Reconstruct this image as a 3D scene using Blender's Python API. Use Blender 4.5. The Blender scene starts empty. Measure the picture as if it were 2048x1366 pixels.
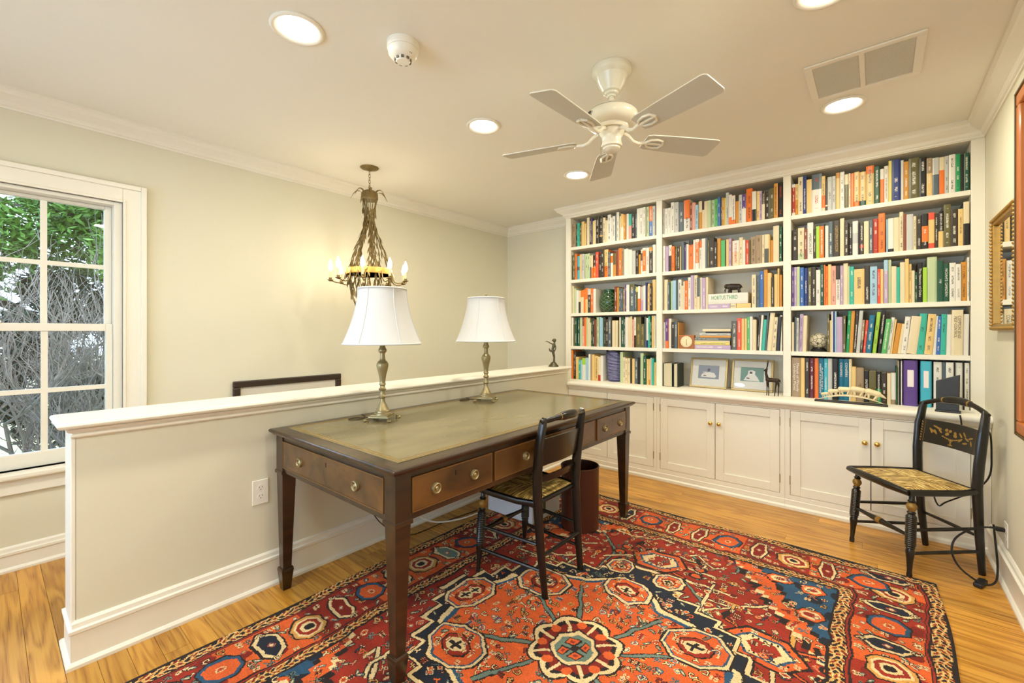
import bpy, math, random
import numpy as np
from mathutils import Vector, Matrix

# ---------------------------------------------------------------- camera, sky, sun, exposure
scene = bpy.context.scene
COL = scene.collection
cam_data = bpy.data.cameras.new('camera')
cam = bpy.data.objects.new('camera', cam_data)
COL.objects.link(cam)
cam.location = (0, 0, 1.226)
cam.rotation_euler = (math.radians(90), 0, math.radians(39.784))
cam_data.sensor_width = 36.0
cam_data.lens = 876.0 / 2048 * 36.0
cam_data.shift_y = -19.5 / 2048
cam_data.clip_start = 0.02
scene.camera = cam

world = bpy.data.worlds.new('sky')
scene.world = world
world.use_nodes = True
bg = world.node_tree.nodes['Background']
bg.inputs[0].default_value = (0.54, 0.75, 1.0, 1)
bg.inputs[1].default_value = 9.5

sun_data = bpy.data.lights.new('sun', 'SUN')
sun = bpy.data.objects.new('sun', sun_data)
COL.objects.link(sun)
sun.rotation_euler = Vector((-0.42, -0.50, -0.72)).to_track_quat('-Z', 'Y').to_euler()
sun_data.energy = 7.0
sun_data.color = (1.0, 0.93, 0.82)
sun_data.angle = 0.02

vs = scene.view_settings
vs.view_transform = 'Standard'
vs.look = 'None'
vs.exposure = -0.08
vs.gamma = 1.0
vs.use_curve_mapping = False

CAN_POWER = 12.0
CAN_COLOR = (1.0, 0.945, 0.785)
BULB_POWER = 8.5

# ---------------------------------------------------------------- measures of the room
XL, XR = -3.42, 0.489          # left (window) wall, right wall
YB, YF = 4.02, -1.9            # far wall, wall behind the viewer
ZC = 2.457
YS = 3.73                      # bookcase front
YK = 3.559                     # cabinet front
R = random.Random(7)

# ---------------------------------------------------------------- colour + material helpers
def lin(c):
    c = c / 255.0
    return c / 12.92 if c <= 0.04045 else ((c + 0.055) / 1.055) ** 2.4
def S(r, g, b):
    return (lin(r), lin(g), lin(b))
MATS = {}
def mat(name, color, rough=0.5, metal=0.0, bump=0.0, bscale=80.0, var=0.0, vscale=6.0, spec=0.5, emit=None, estr=0.0, coat=0.0, stretch=None):
    if name in MATS:
        return MATS[name]
    m = bpy.data.materials.new(name)
    m.use_nodes = True
    nt = m.node_tree
    b = nt.nodes['Principled BSDF']
    b.inputs['Base Color'].default_value = (*color, 1)
    b.inputs['Roughness'].default_value = rough
    b.inputs['Metallic'].default_value = metal
    b.inputs['Specular IOR Level'].default_value = spec
    if coat:
        b.inputs['Coat Weight'].default_value = coat
        b.inputs['Coat Roughness'].default_value = 0.12
    if emit:
        b.inputs['Emission Color'].default_value = (*emit, 1)
        b.inputs['Emission Strength'].default_value = estr
    if var or bump:
        tc = nt.nodes.new('ShaderNodeNewGeometry')
        vec = tc.outputs['Position']
        if stretch:
            mp = nt.nodes.new('ShaderNodeMapping')
            mp.inputs['Scale'].default_value = stretch
            nt.links.new(vec, mp.inputs['Vector'])
            vec = mp.outputs['Vector']
    if var:
        n = nt.nodes.new('ShaderNodeTexNoise')
        n.inputs['Scale'].default_value = vscale
        n.inputs['Detail'].default_value = 5
        nt.links.new(vec, n.inputs['Vector'])
        mx = nt.nodes.new('ShaderNodeMix')
        mx.data_type = 'RGBA'
        mx.inputs[6].default_value = (*[c * (1 - var) for c in color], 1)
        mx.inputs[7].default_value = (*[min(1, c * (1 + var)) for c in color], 1)
        nt.links.new(n.outputs['Fac'], mx.inputs[0])
        nt.links.new(mx.outputs[2], b.inputs['Base Color'])
    if bump:
        n2 = nt.nodes.new('ShaderNodeTexNoise')
        n2.inputs['Scale'].default_value = bscale
        n2.inputs['Detail'].default_value = 3
        nt.links.new(vec, n2.inputs['Vector'])
        bp = nt.nodes.new('ShaderNodeBump')
        bp.inputs['Strength'].default_value = bump
        bp.inputs['Distance'].default_value = 0.002
        nt.links.new(n2.outputs['Fac'], bp.inputs['Height'])
        nt.links.new(bp.outputs['Normal'], b.inputs['Normal'])
    MATS[name] = m
    return m

def attr_mat(name, rough=0.6, bump=0.0, bscale=300.0, jitter=0.0):
    m = bpy.data.materials.new(name)
    m.use_nodes = True
    nt = m.node_tree
    b = nt.nodes['Principled BSDF']
    b.inputs['Roughness'].default_value = rough
    a = nt.nodes.new('ShaderNodeAttribute')
    a.attribute_name = 'Col'
    nt.links.new(a.outputs['Color'], b.inputs['Base Color'])
    if bump:
        g = nt.nodes.new('ShaderNodeNewGeometry')
        n2 = nt.nodes.new('ShaderNodeTexNoise')
        n2.inputs['Scale'].default_value = bscale
        nt.links.new(g.outputs['Position'], n2.inputs['Vector'])
        bp = nt.nodes.new('ShaderNodeBump')
        bp.inputs['Strength'].default_value = bump
        bp.inputs['Distance'].default_value = 0.003
        nt.links.new(n2.outputs['Fac'], bp.inputs['Height'])
        nt.links.new(bp.outputs['Normal'], b.inputs['Normal'])
    MATS[name] = m
    return m

WALL = mat('wall_paint', S(224, 219, 196), 0.75, var=0.03, vscale=1.5, bump=0.05, bscale=250)
CEIL = mat('ceiling_paint', S(240, 236, 224), 0.85, var=0.02, vscale=1.2)
TRIM = mat('trim_paint', S(240, 235, 220), 0.35, var=0.015, vscale=3)
CASE = mat('bookcase_paint', S(236, 230, 212), 0.4, var=0.015, vscale=3)
WHITE = mat('white_plastic', S(242, 238, 225), 0.35)
BLACK = mat('black_plastic', S(22, 22, 22), 0.4)
DARK = mat('dark_gap', S(40, 34, 28), 0.8)
BRASS = mat('antique_brass', S(162, 148, 110), 0.38, metal=0.7, var=0.18, vscale=40)
GOLDK = mat('polished_brass', S(225, 190, 110), 0.2, metal=1.0)
BRONZE = mat('green_bronze', S(92, 88, 66), 0.4, metal=0.6, var=0.3, vscale=60)
GLASSM = None

# ---------------------------------------------------------------- mesh builder
class MB:
    def __init__(self):
        self.v = []; self.f = []; self.c = []
    def add(self, vs_, fs, col=None):
        o = len(self.v)
        self.v += [tuple(p) for p in vs_]
        for f in fs:
            self.f.append(tuple(i + o for i in f))
            self.c.append(col)
        return self
    def box(self, x0, x1, y0, y1, z0, z1, M=None, col=None):
        p = [(x0,y0,z0),(x1,y0,z0),(x1,y1,z0),(x0,y1,z0),(x0,y0,z1),(x1,y0,z1),(x1,y1,z1),(x0,y1,z1)]
        if M is not None:
            p = [M @ Vector(q) for q in p]
        return self.add(p, [(0,3,2,1),(4,5,6,7),(0,1,5,4),(1,2,6,5),(2,3,7,6),(3,0,4,7)], col)
    def prism(self, poly, axis, a, b, M=None):
        n = len(poly)
        def P(q, t):
            if axis == 'x': return (t, q[0], q[1])
            if axis == 'y': return (q[0], t, q[1])
            return (q[0], q[1], t)
        p = [P(q, a) for q in poly] + [P(q, b) for q in poly]
        if M is not None:
            p = [M @ Vector(q) for q in p]
        fs = [tuple(range(n)), tuple(range(2*n-1, n-1, -1))]
        fs += [(i, i+n, (i+1) % n + n, (i+1) % n) for i in range(n)]
        return self.add(p, fs)
    def lathe(self, prof, n=24, c=(0,0,0), M=None, a0=0.0):
        p = []; fs = []
        k = len(prof)
        for i in range(n):
            a = a0 + 2*math.pi*i/n
            ca, sa = math.cos(a), math.sin(a)
            for r, z in prof:
                q = (c[0]+r*ca, c[1]+r*sa, c[2]+z)
                p.append(M @ Vector(q) if M is not None else q)
        for i in range(n):
            j = (i+1) % n
            for t in range(k-1):
                fs.append((i*k+t, j*k+t, j*k+t+1, i*k+t+1))
        if prof[0][0] > 1e-6: fs.append(tuple(i*k for i in range(n-1, -1, -1)))
        if prof[-1][0] > 1e-6: fs.append(tuple(i*k+k-1 for i in range(n)))
        return self.add(p, fs)
    def tube(self, pts, r, n=8, closed=False, flat=1.0, up=None):
        pts = [Vector(p) for p in pts]
        m = len(pts)
        rs = r if isinstance(r, (list, tuple)) else [r]*m
        p = []; fs = []
        prev = None
        for i in range(m):
            if closed:
                t = pts[(i+1) % m] - pts[i-1]
            else:
                t = pts[min(i+1, m-1)] - pts[max(i-1, 0)]
            if t.length < 1e-9: t = Vector((0,0,1))
            t.normalize()
            if prev is None:
                u = Vector(up) if up else (Vector((0,0,1)) if abs(t.z) < 0.9 else Vector((1,0,0)))
            else:
                u = prev
            s = t.cross(u)
            if s.length < 1e-6: s = t.cross(Vector((0.3,0.5,0.8)))
            s.normalize(); w = s.cross(t).normalized()
            prev = w
            for k in range(n):
                a = 2*math.pi*k/n
                p.append(pts[i] + s*(math.cos(a)*rs[i]) + w*(math.sin(a)*rs[i]*flat))
        for i in range(m if closed else m-1):
            j = (i+1) % m
            for k in range(n):
                l = (k+1) % n
                fs.append((i*n+k, i*n+l, j*n+l, j*n+k))
        if not closed:
            fs.append(tuple(range(n-1, -1, -1)))
            fs.append(tuple((m-1)*n+k for k in range(n)))
        return self.add(p, fs)
    def ball(self, c, r, n=12, k=8):
        rx, ry, rz = r if isinstance(r, (list, tuple)) else (r, r, r)
        p = []; fs = []
        for i in range(n):
            for j in range(1, k):
                a = 2*math.pi*i/n; b = math.pi*j/k
                p.append((c[0]+rx*math.sin(b)*math.cos(a), c[1]+ry*math.sin(b)*math.sin(a), c[2]+rz*math.cos(b)))
        top = len(p); p.append((c[0], c[1], c[2]+rz)); bot = len(p); p.append((c[0], c[1], c[2]-rz))
        for i in range(n):
            l = (i+1) % n
            fs.append((top, i*(k-1), l*(k-1)))
            for j in range(k-2):
                fs.append((i*(k-1)+j, i*(k-1)+j+1, l*(k-1)+j+1, l*(k-1)+j))
            fs.append((i*(k-1)+k-2, bot, l*(k-1)+k-2))
        return self.add(p, fs)
    def mesh(self, name):
        me = bpy.data.meshes.new(name)
        me.from_pydata(self.v, [], self.f)
        me.update()
        return me
    def build(self, name, m, parent=None, smooth=False, bevel=0.0, loc=None, rz=0.0, seg=2):
        o = bpy.data.objects.new(name, self.mesh(name))
        COL.objects.link(o)
        if m is not None: o.data.materials.append(m)
        if smooth:
            o.data.polygons.foreach_set('use_smooth', [True]*len(o.data.polygons))
            try:
                o.data.set_sharp_from_angle(angle=math.radians(40))
            except Exception:
                pass
        if bevel:
            b = o.modifiers.new('bevel', 'BEVEL'); b.width = bevel; b.segments = seg; b.limit_method = 'ANGLE'; b.angle_limit = 0.6
        if parent is not None: o.parent = parent
        if loc is not None: o.location = loc
        if rz: o.rotation_euler = (0, 0, rz)
        return o

def tag(o, label=None, cat=None, group=None, kind=None):
    if label: o['label'] = label
    if cat: o['category'] = cat
    if group: o['group'] = group
    if kind: o['kind'] = kind
    return o
def thing(name, label, cat, loc=(0,0,0), rz=0.0, group=None):
    o = bpy.data.objects.new(name, None)
    COL.objects.link(o)
    o.location = loc; o.rotation_euler = (0, 0, rz); o.empty_display_size = 0.05
    return tag(o, label, cat, group)
def struct(name, mb, m, label=None, **k):
    o = mb.build(name, m, **k)
    return tag(o, label=label, kind='structure')
def copy_tree(o, parent=None, keep=False):
    c = o.copy(); COL.objects.link(c)
    if parent is not None: c.parent = parent
    for ch in list(o.children): copy_tree(ch, c)
    return c
def blob(name, caps, m, parent=None, voxel=0.004, smooth=6, loc=None, rz=0):
    """one continuous body: tapered capsules fused by a voxel remesh"""
    b = MB()
    for p, q, r0, r1 in caps:
        b.ball(p, r0, 10, 6); b.ball(q, r1, 10, 6)
        b.tube([p, q], [r0, r1], 10)
    o = b.build(name, m, parent, loc=loc, rz=rz)
    md = o.modifiers.new('fuse', 'REMESH'); md.mode = 'VOXEL'; md.voxel_size = voxel; md.use_smooth_shade = True
    sm = o.modifiers.new('smooth', 'SMOOTH'); sm.iterations = smooth; sm.factor = 0.5
    return o
def text_mesh(name, txt, size, m, parent, M, extrude=0.0002, width=None):
    cu = bpy.data.curves.new(name, 'FONT')
    cu.body = txt; cu.size = size; cu.align_x = 'CENTER'; cu.align_y = 'CENTER'; cu.extrude = extrude
    cu.resolution_u = 2; cu.space_line = 0.85
    to = bpy.data.objects.new(name + '_curve', cu)
    COL.objects.link(to)
    dg = bpy.context.evaluated_depsgraph_get()
    me = bpy.data.meshes.new_from_object(to.evaluated_get(dg))
    bpy.data.objects.remove(to)
    if width and len(me.vertices):
        w = max(v.co.x for v in me.vertices) - min(v.co.x for v in me.vertices)
        s = min(width / w, 3.0)
        me.transform(Matrix.Diagonal((s, 1, 1, 1)))
    me.transform(M)
    o = bpy.data.objects.new(name, me)
    COL.objects.link(o); o.parent = parent
    me.materials.clear(); me.materials.append(m)
    return o
# ---------------------------------------------------------------- floor of oak planks
def plank_mat():
    m = bpy.data.materials.new('oak_plank'); m.use_nodes = True
    nt = m.node_tree; N = nt.nodes; L = nt.links; b = N['Principled BSDF']
    g = N.new('ShaderNodeNewGeometry'); oi = N.new('ShaderNodeObjectInfo')
    off = N.new('ShaderNodeVectorMath'); off.operation = 'SCALE'; off.inputs[0].default_value = (37.0, 11.0, 5.0)
    L.new(oi.outputs['Random'], off.inputs['Scale'])
    add = N.new('ShaderNodeVectorMath'); add.operation = 'ADD'
    L.new(g.outputs['Position'], add.inputs[0]); L.new(off.outputs[0], add.inputs[1])
    mp = N.new('ShaderNodeMapping'); mp.inputs['Scale'].default_value = (0.8, 9.0, 1.0)
    L.new(add.outputs[0], mp.inputs['Vector'])
    n1 = N.new('ShaderNodeTexNoise'); n1.inputs['Scale'].default_value = 1.5; n1.inputs['Detail'].default_value = 2
    L.new(mp.outputs[0], n1.inputs['Vector'])
    mul = N.new('ShaderNodeMath'); mul.operation = 'MULTIPLY'; mul.inputs[1].default_value = 42.0
    L.new(n1.outputs['Fac'], mul.inputs[0])
    sn = N.new('ShaderNodeMath'); sn.operation = 'SINE'; L.new(mul.outputs[0], sn.inputs[0])
    rg = N.new('ShaderNodeMapRange'); rg.inputs['From Min'].default_value = -1
    L.new(sn.outputs[0], rg.inputs['Value'])
    mp2 = N.new('ShaderNodeMapping'); mp2.inputs['Scale'].default_value = (6.0, 260.0, 1.0)
    L.new(add.outputs[0], mp2.inputs['Vector'])
    n2 = N.new('ShaderNodeTexNoise'); n2.inputs['Scale'].default_value = 1.0; n2.inputs['Detail'].default_value = 4
    L.new(mp2.outputs[0], n2.inputs['Vector'])
    mixg = N.new('ShaderNodeMath'); mixg.operation = 'MULTIPLY_ADD'; mixg.inputs[1].default_value = 0.42
    L.new(rg.outputs[0], mixg.inputs[0])
    half = N.new('ShaderNodeMath'); half.operation = 'MULTIPLY'; half.inputs[1].default_value = 0.72
    L.new(n2.outputs['Fac'], half.inputs[0]); L.new(half.outputs[0], mixg.inputs[2])
    cr = N.new('ShaderNodeValToRGB')
    e = cr.color_ramp.elements
    e[0].position = 0.18; e[0].color = (*S(124, 76, 24), 1)
    e[1].position = 0.75; e[1].color = (*S(210, 154, 64), 1)
    e2 = cr.color_ramp.elements.new(0.38); e2.color = (*S(186, 128, 44), 1)
    L.new(mixg.outputs[0], cr.inputs['Fac'])
    hs = N.new('ShaderNodeHueSaturation')
    mr = N.new('ShaderNodeMapRange'); mr.inputs['To Min'].default_value = 0.80; mr.inputs['To Max'].default_value = 1.15
    L.new(oi.outputs['Random'], mr.inputs['Value']); L.new(mr.outputs[0], hs.inputs['Value'])
    L.new(cr.outputs[0], hs.inputs['Color']); L.new(hs.outputs[0], b.inputs['Base Color'])
    b.inputs['Roughness'].default_value = 0.3
    return m
PLANK = plank_mat()
SUB = mat('subfloor', S(60, 40, 20), 0.9)
floor = struct('floor', MB().box(XL, XR, YF, YB, -0.06, -0.014), SUB, label='golden oak strip floor')
def planks():
    w = 0.0833
    y = YF
    meshes = {}
    while y < YB - 0.001:
        x = XL - R.uniform(0, 0.9)
        while x < XR:
            ln = R.choice((0.85, 1.1, 1.4, 1.75))
            a, b_ = max(x, XL), min(x + ln, XR)
            if b_ - a > 0.02:
                y1 = min(y + w, YB)
                key = (round(b_ - a, 3), round(y1 - y, 4))
                if key not in meshes:
                    me = MB().box(0, key[0] - 0.0012, 0, key[1] - 0.0012, -0.014, 0).mesh('plank')
                    me.materials.append(PLANK); meshes[key] = me
                o = bpy.data.objects.new('plank', meshes[key]); COL.objects.link(o)
                o.location = (a, y, R.uniform(-0.0004, 0)); o.parent = floor
            x += ln
        y += w
planks()

# ---------------------------------------------------------------- shell
struct('ceiling', MB().box(XL-.15, XR+.15, YF-.15, YB+.15, ZC, ZC+.1), CEIL)
struct('wall_right', MB().box(XR, XR+.12, YF, YB+.12, -.05, ZC), WALL)
struct('wall_back', MB().box(XL-.12, XR, YB, YB+.12, -.05, ZC), WALL)
FX0, FX1, FZ0, FZ1 = -3.0, -.4, .5, 2.05
struct('wall_front', MB().box(XL-.12, FX0, YF-.12, YF, -.05, ZC).box(FX1, XR+.12, YF-.12, YF, -.05, ZC).box(FX0, FX1, YF-.12, YF, -.05, FZ0).box(FX0, FX1, YF-.12, YF, FZ1, ZC), WALL)
WY0, WY1, WZ0, WZ1 = -.625, .515, .505, 1.985
wl = MB()
wl.box(XL-.14, XL, YF, WY0, -.05, ZC).box(XL-.14, XL, WY1, YB, -.05, ZC)
wl.box(XL-.14, XL, WY0, WY1, -.05, WZ0).box(XL-.14, XL, WY0, WY1, WZ1, ZC)
struct('wall_left', wl, WALL)

# crown mouldings
def crown(sx, depth=.085, drop=.092):
    return [(0, 0), (sx*depth, 0), (sx*depth, -.012), (sx*depth*.86, -.02), (sx*depth*.80, -.034), (sx*depth*.55, -.048), (sx*depth*.30, -.060), (sx*depth*.20, -.072), (sx*depth*.2, -.078), (sx*.008, -.082), (sx*.008, -drop), (0, -drop)]
def cr_shift(poly, x, z): return [(a + x, b + z) for a, b in poly]
struct('trim_1', MB().prism(cr_shift(crown(1), XL, ZC), 'y', YF, YB), TRIM)
struct('trim_2', MB().prism(cr_shift(crown(-1), YB, ZC), 'x', XL, -2.402), TRIM)
def crown_L():
    pr = crown(1)
    n = len(pr); m = MB(); p = []
    p += [(XR, YS-d, ZC+z) for d, z in pr]
    p += [(-2.402-d, YS-d, ZC+z) for d, z in pr]
    p += [(-2.402-d, YB, ZC+z) for d, z in pr]
    fs = [tuple(range(n)), tuple(range(3*n-1, 2*n-1, -1))]
    for k in range(2):
        for i in range(n):
            j_ = (i+1) % n
            fs.append((k*n+i, (k+1)*n+i, (k+1)*n+j_, k*n+j_))
    return m.add(p, fs)
struct('trim_3', crown_L(), TRIM)
struct('trim_5', MB().prism(cr_shift(crown(-1), XR, ZC), 'y', YF, YS-.004), TRIM)
# baseboards: profile facing sx from a wall plane
def basep(sx, x, h=.165):
    t = .016
    return [(x, 0), (x+sx*(t+.013), 0), (x+sx*(t+.013), .012), (x+sx*(t+.006), .02), (x+sx*t, .022), (x+sx*t, h-.045), (x+sx*(t+.006), h-.04), (x+sx*(t+.006), h-.028), (x+sx*(t-.003), h-.024), (x+sx*(t-.005), h-.008), (x+sx*.004, h), (x, h)]
struct('baseboard_left', MB().prism(basep(1, XL, .125), 'y', YF, YB), TRIM)
struct('baseboard_right', MB().prism(basep(-1, XR), 'y', YF, YK-.004), TRIM)
struct('baseboard_back', MB().prism(basep(-1, YB), 'x', XL+.03, -2.42), TRIM)
struct('baseboard_front', MB().prism(basep(1, YF), 'x', XL+.03, XR-.03), TRIM)

# half wall with moulded cap
HX0, HX1, HY0, HY1, HZ = -2.44, -2.262, .212, 3.553, .872
struct('wall_half', MB().box(HX0, HX1, HY0, HY1, 0, HZ), WALL)
def sweep_U(m, pr, y_end):
    """moulding profile (offset, height) carried round the free end of the half wall"""
    n = len(pr); p = []
    p += [(HX1+d, y_end, z) for d, z in pr]
    p += [(HX1+d, HY0-d, z) for d, z in pr]
    p += [(HX0-d, HY0-d, z) for d, z in pr]
    p += [(HX0-d, y_end, z) for d, z in pr]
    fs = [tuple(range(n-1, -1, -1)), tuple(range(3*n, 4*n))]
    for k in range(3):
        for i in range(n):
            j_ = (i+1) % n
            fs.append((k*n+i, k*n+j_, (k+1)*n+j_, (k+1)*n+i))
    return m.add(p, fs)
struct('trim_6', MB().box(HX0+.001, HX1-.001, HY0-.014, HY0-.0005, .15, HZ-.03), TRIM, bevel=.003)
struct('baseboard_half', sweep_U(MB(), [(d, z) for d, z in basep(1, 0)], HY1), TRIM)
CAPP = [(-.02, .834), (.004, .836), (.012, .838), (.016, .843), (.015, .849), (.010, .852), (.013, .856), (.022, .859), (.027, .864), (.028, .870), (.024, .872), (.026, .875), (.044, .876), (.051, .881), (.054, .888), (.051, .896), (.042, .9), (-.02, .9)]
cp = sweep_U(MB(), CAPP, HY1-.02)
cp.box(HX0+.015, HX1-.015, HY0+.015, HY1-.02, .873, .8999)
struct('trim_7', cp, TRIM)

# ---------------------------------------------------------------- window (double hung, four panes wide)
def glass_mat():
    m = bpy.data.materials.new('window_glass'); m.use_nodes = True
    nt = m.node_tree; N = nt.nodes; L = nt.links
    N.remove(N['Principled BSDF'])
    t = N.new('ShaderNodeBsdfTransparent'); g = N.new('ShaderNodeBsdfGlossy'); g.inputs['Roughness'].default_value = .01
    fr = N.new('ShaderNodeFresnel'); fr.inputs[0].default_value = 1.4
    mx = N.new('ShaderNodeMixShader')
    L.new(fr.outputs[0], mx.inputs[0]); L.new(t.outputs[0], mx.inputs[1]); L.new(g.outputs[0], mx.inputs[2])
    L.new(mx.outputs[0], N['Material Output'].inputs[0])
    return m
GLASSM = glass_mat()
win = tag(bpy.data.objects.new('window_1', None), 'white double hung window with small panes looking onto bare shrubs', kind='structure')
COL.objects.link(win); win.location = (XL, 0, 0)
c = MB()   # casing, stepped
for a, b_, t in ((.0, .108, .018), (.082, .108, .030), (.0, .014, .024)):
    c.box(0, t, WY1+a, WY1+b_, WZ0, WZ1+b_)
    c.box(0, t, WY0-b_, WY0-a, WZ0, WZ1+b_)
    c.box(0, t, WY0-a, WY1+a, WZ1+a, WZ1+b_)
c.build('casing', TRIM, win, bevel=.003)
j = MB()
j.box(-.14, 0, WY1-.037, WY1, WZ0, WZ1).box(-.14, 0, WY0, WY0+.037, WZ0, WZ1).box(-.14, 0, WY0+.037, WY1-.037, WZ1-.02, WZ1)
j.build('jamb', TRIM, win, bevel=.002)
MB().box(-.10, .055, WY0-.13, WY1+.13, WZ0-.035, WZ0).build('window_sill', TRIM, win, bevel=.01)
MB().box(0, .02, WY0-.1, WY1+.1, WZ0-.115, WZ0-.036).build('apron', TRIM, win, bevel=.004)
GY = [.446, .215, .189, -.042, -.068, -.299, -.325, -.556]
def sash(name, x0, x1, z0, z1, zg0, zg1, zm):
    s = MB()
    s.box(x0, x1, .446, .4775, z0, z1).box(x0, x1, -.5875, -.556, z0, z1)
    s.box(x0, x1, -.556, .446, z0, zg0).box(x0, x1, -.556, .446, zg1, z1)
    o = s.build(name, TRIM, win, bevel=.003)
    for a, b_ in ((.189, .215), (-.068, -.042), (-.325, -.299)):
        MB().box(x0+.008, x1-.008, a, b_, zg0, zg1).build('muntin', TRIM, o)
    for k in range(4):
        MB().box(x0+.008, x1-.008, GY[2*k+1], GY[2*k], zm-.012, zm+.012).build('muntin', TRIM, o)
        for za, zb in ((zg0, zm-.012), (zm+.012, zg1)):
            MB().box((x0+x1)/2-.0015, (x0+x1)/2+.0015, GY[2*k+1], GY[2*k], za, zb).build('pane', GLASSM, o)
sash('upper_sash', -.105, -.070, 1.232, 1.964, 1.266, 1.945, 1.605)
sash('lower_sash', -.066, -.030, WZ0+.002, 1.272, .583, 1.230, .908)
MB().box(-.05, -.02, .0, .05, 1.272, 1.285).build('latch', WHITE, win, bevel=.004)

# unseen window, added in the wall behind the viewer for cool daylight
w2 = tag(bpy.data.objects.new('window_added', None), 'unseen white paned window added behind the viewer for daylight', kind='structure')
COL.objects.link(w2); w2.location = (0, YF, 0)
c = MB()
for a, b_, t in ((.0, .108, .018), (.082, .108, .030)):
    c.box(FX1+a, FX1+b_, 0, t, FZ0, FZ1+b_).box(FX0-b_, FX0-a, 0, t, FZ0, FZ1+b_).box(FX0-a, FX1+a, 0, t, FZ1+a, FZ1+b_)
c.build('casing', TRIM, w2)
MB().box(FX0-.13, FX1+.13, -.1, .055, FZ0-.035, FZ0).build('window_sill', TRIM, w2, bevel=.01)
xs_ = [FX0+.03+i*(FX1-FX0-.06)/9 for i in range(10)]; zs_ = [FZ0+.03+i*(FZ1-FZ0-.06)/4 for i in range(5)]
fr_ = MB().box(FX0, FX0+.04, -.09, -.03, FZ0, FZ1).box(FX1-.04, FX1, -.09, -.03, FZ0, FZ1).box(FX0+.04, FX1-.04, -.09, -.03, FZ0, FZ0+.05).box(FX0+.04, FX1-.04, -.09, -.03, FZ1-.04, FZ1).box(FX0+.04, FX1-.04, -.09, -.03, 1.23, 1.27)
so_ = fr_.build('sash', TRIM, w2)
for x_ in xs_[1:-1]: MB().box(x_-.011, x_+.011, -.075, -.045, FZ0+.05, FZ1-.04).build('muntin', TRIM, so_)
for z_ in (zs_[1], zs_[3]): MB().box(FX0+.04, FX1-.04, -.074, -.046, z_-.011, z_+.011).build('muntin', TRIM, so_)
MB().box(FX0+.04, FX1-.04, -.061, -.059, FZ0+.05, FZ1-.04).build('pane', GLASSM, so_)
# ---------------------------------------------------------------- built-in bookcase and cabinets
SZ = [2.0677, 1.7418, 1.41, 1.0838]       # shelf tops
WT = .756                                 # worktop
BAYS = [(-2.3448, -1.4738), (-1.4228, -.5256), (-.478, .4288)]
bc = thing('bookcase', 'built-in cream bookcase of three bays filled with books', 'bookcase', (0, 0, 0))
for a, b_ in ((-2.402, -2.3448), (-1.4738, -1.4228), (-.5256, -.478), (.4288, XR-.0005)):
    MB().box(a, b_, YS, YB-.02, WT+.0005, 2.359).build('upright', CASE, bc, bevel=.002)
MB().box(-2.402, XR-.0005, YB-.019, YB-.001, WT+.001, 2.3585).build('back_panel', CASE, bc)
MB().box(-2.402, XR-.0005, YS, YB-.02, 2.3592, ZC-.001).build('header', CASE, bc, bevel=.002)
for a, b_ in BAYS:
    for z in SZ:
        MB().box(a+.0003, b_-.0003, YS+.004, YB-.0195, z-.03, z).build('shelf', CASE, bc, bevel=.002)
wt = MB()
wt.prism([(3.53, .718), (3.522, .722), (3.518, .730), (3.518, .742), (3.522, .751), (3.53, WT), (YB-.001, WT), (YB-.001, .718)], 'x', -2.345, XR-.0005)
wt.prism([(YK-.001, .69), (3.547, .70), (3.541, .7175), (YK-.001, .7175)], 'x', -2.336, XR-.0005)
tag(wt.build('worktop', CASE, smooth=True), 'long cream counter ledge running under the bookshelves', 'worktop')
KNOB = MB().lathe([(.006, 0), (.006, .008), (.012, .013), (.0155, .019), (.015, .025), (.010, .030), (.0, .031)], 16).mesh('knob')
KNOB.materials.append(GOLDK); KNOB.polygons.foreach_set('use_smooth', [True]*len(KNOB.polygons))
CL = ['cream two-door cabinet partly hidden behind the desk, under the left shelves', 'cream two-door cabinet in full view under the framed photographs', 'cream two-door cabinet behind the stencilled chair by the right wall']
DX = [(-2.284, -1.856, -1.429), (-1.374, -.948, -.521), (-.461, -.028, .41)]
CX = [(-2.33, -1.4015), (-1.4015, -.491), (-.491, XR-.001)]
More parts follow.
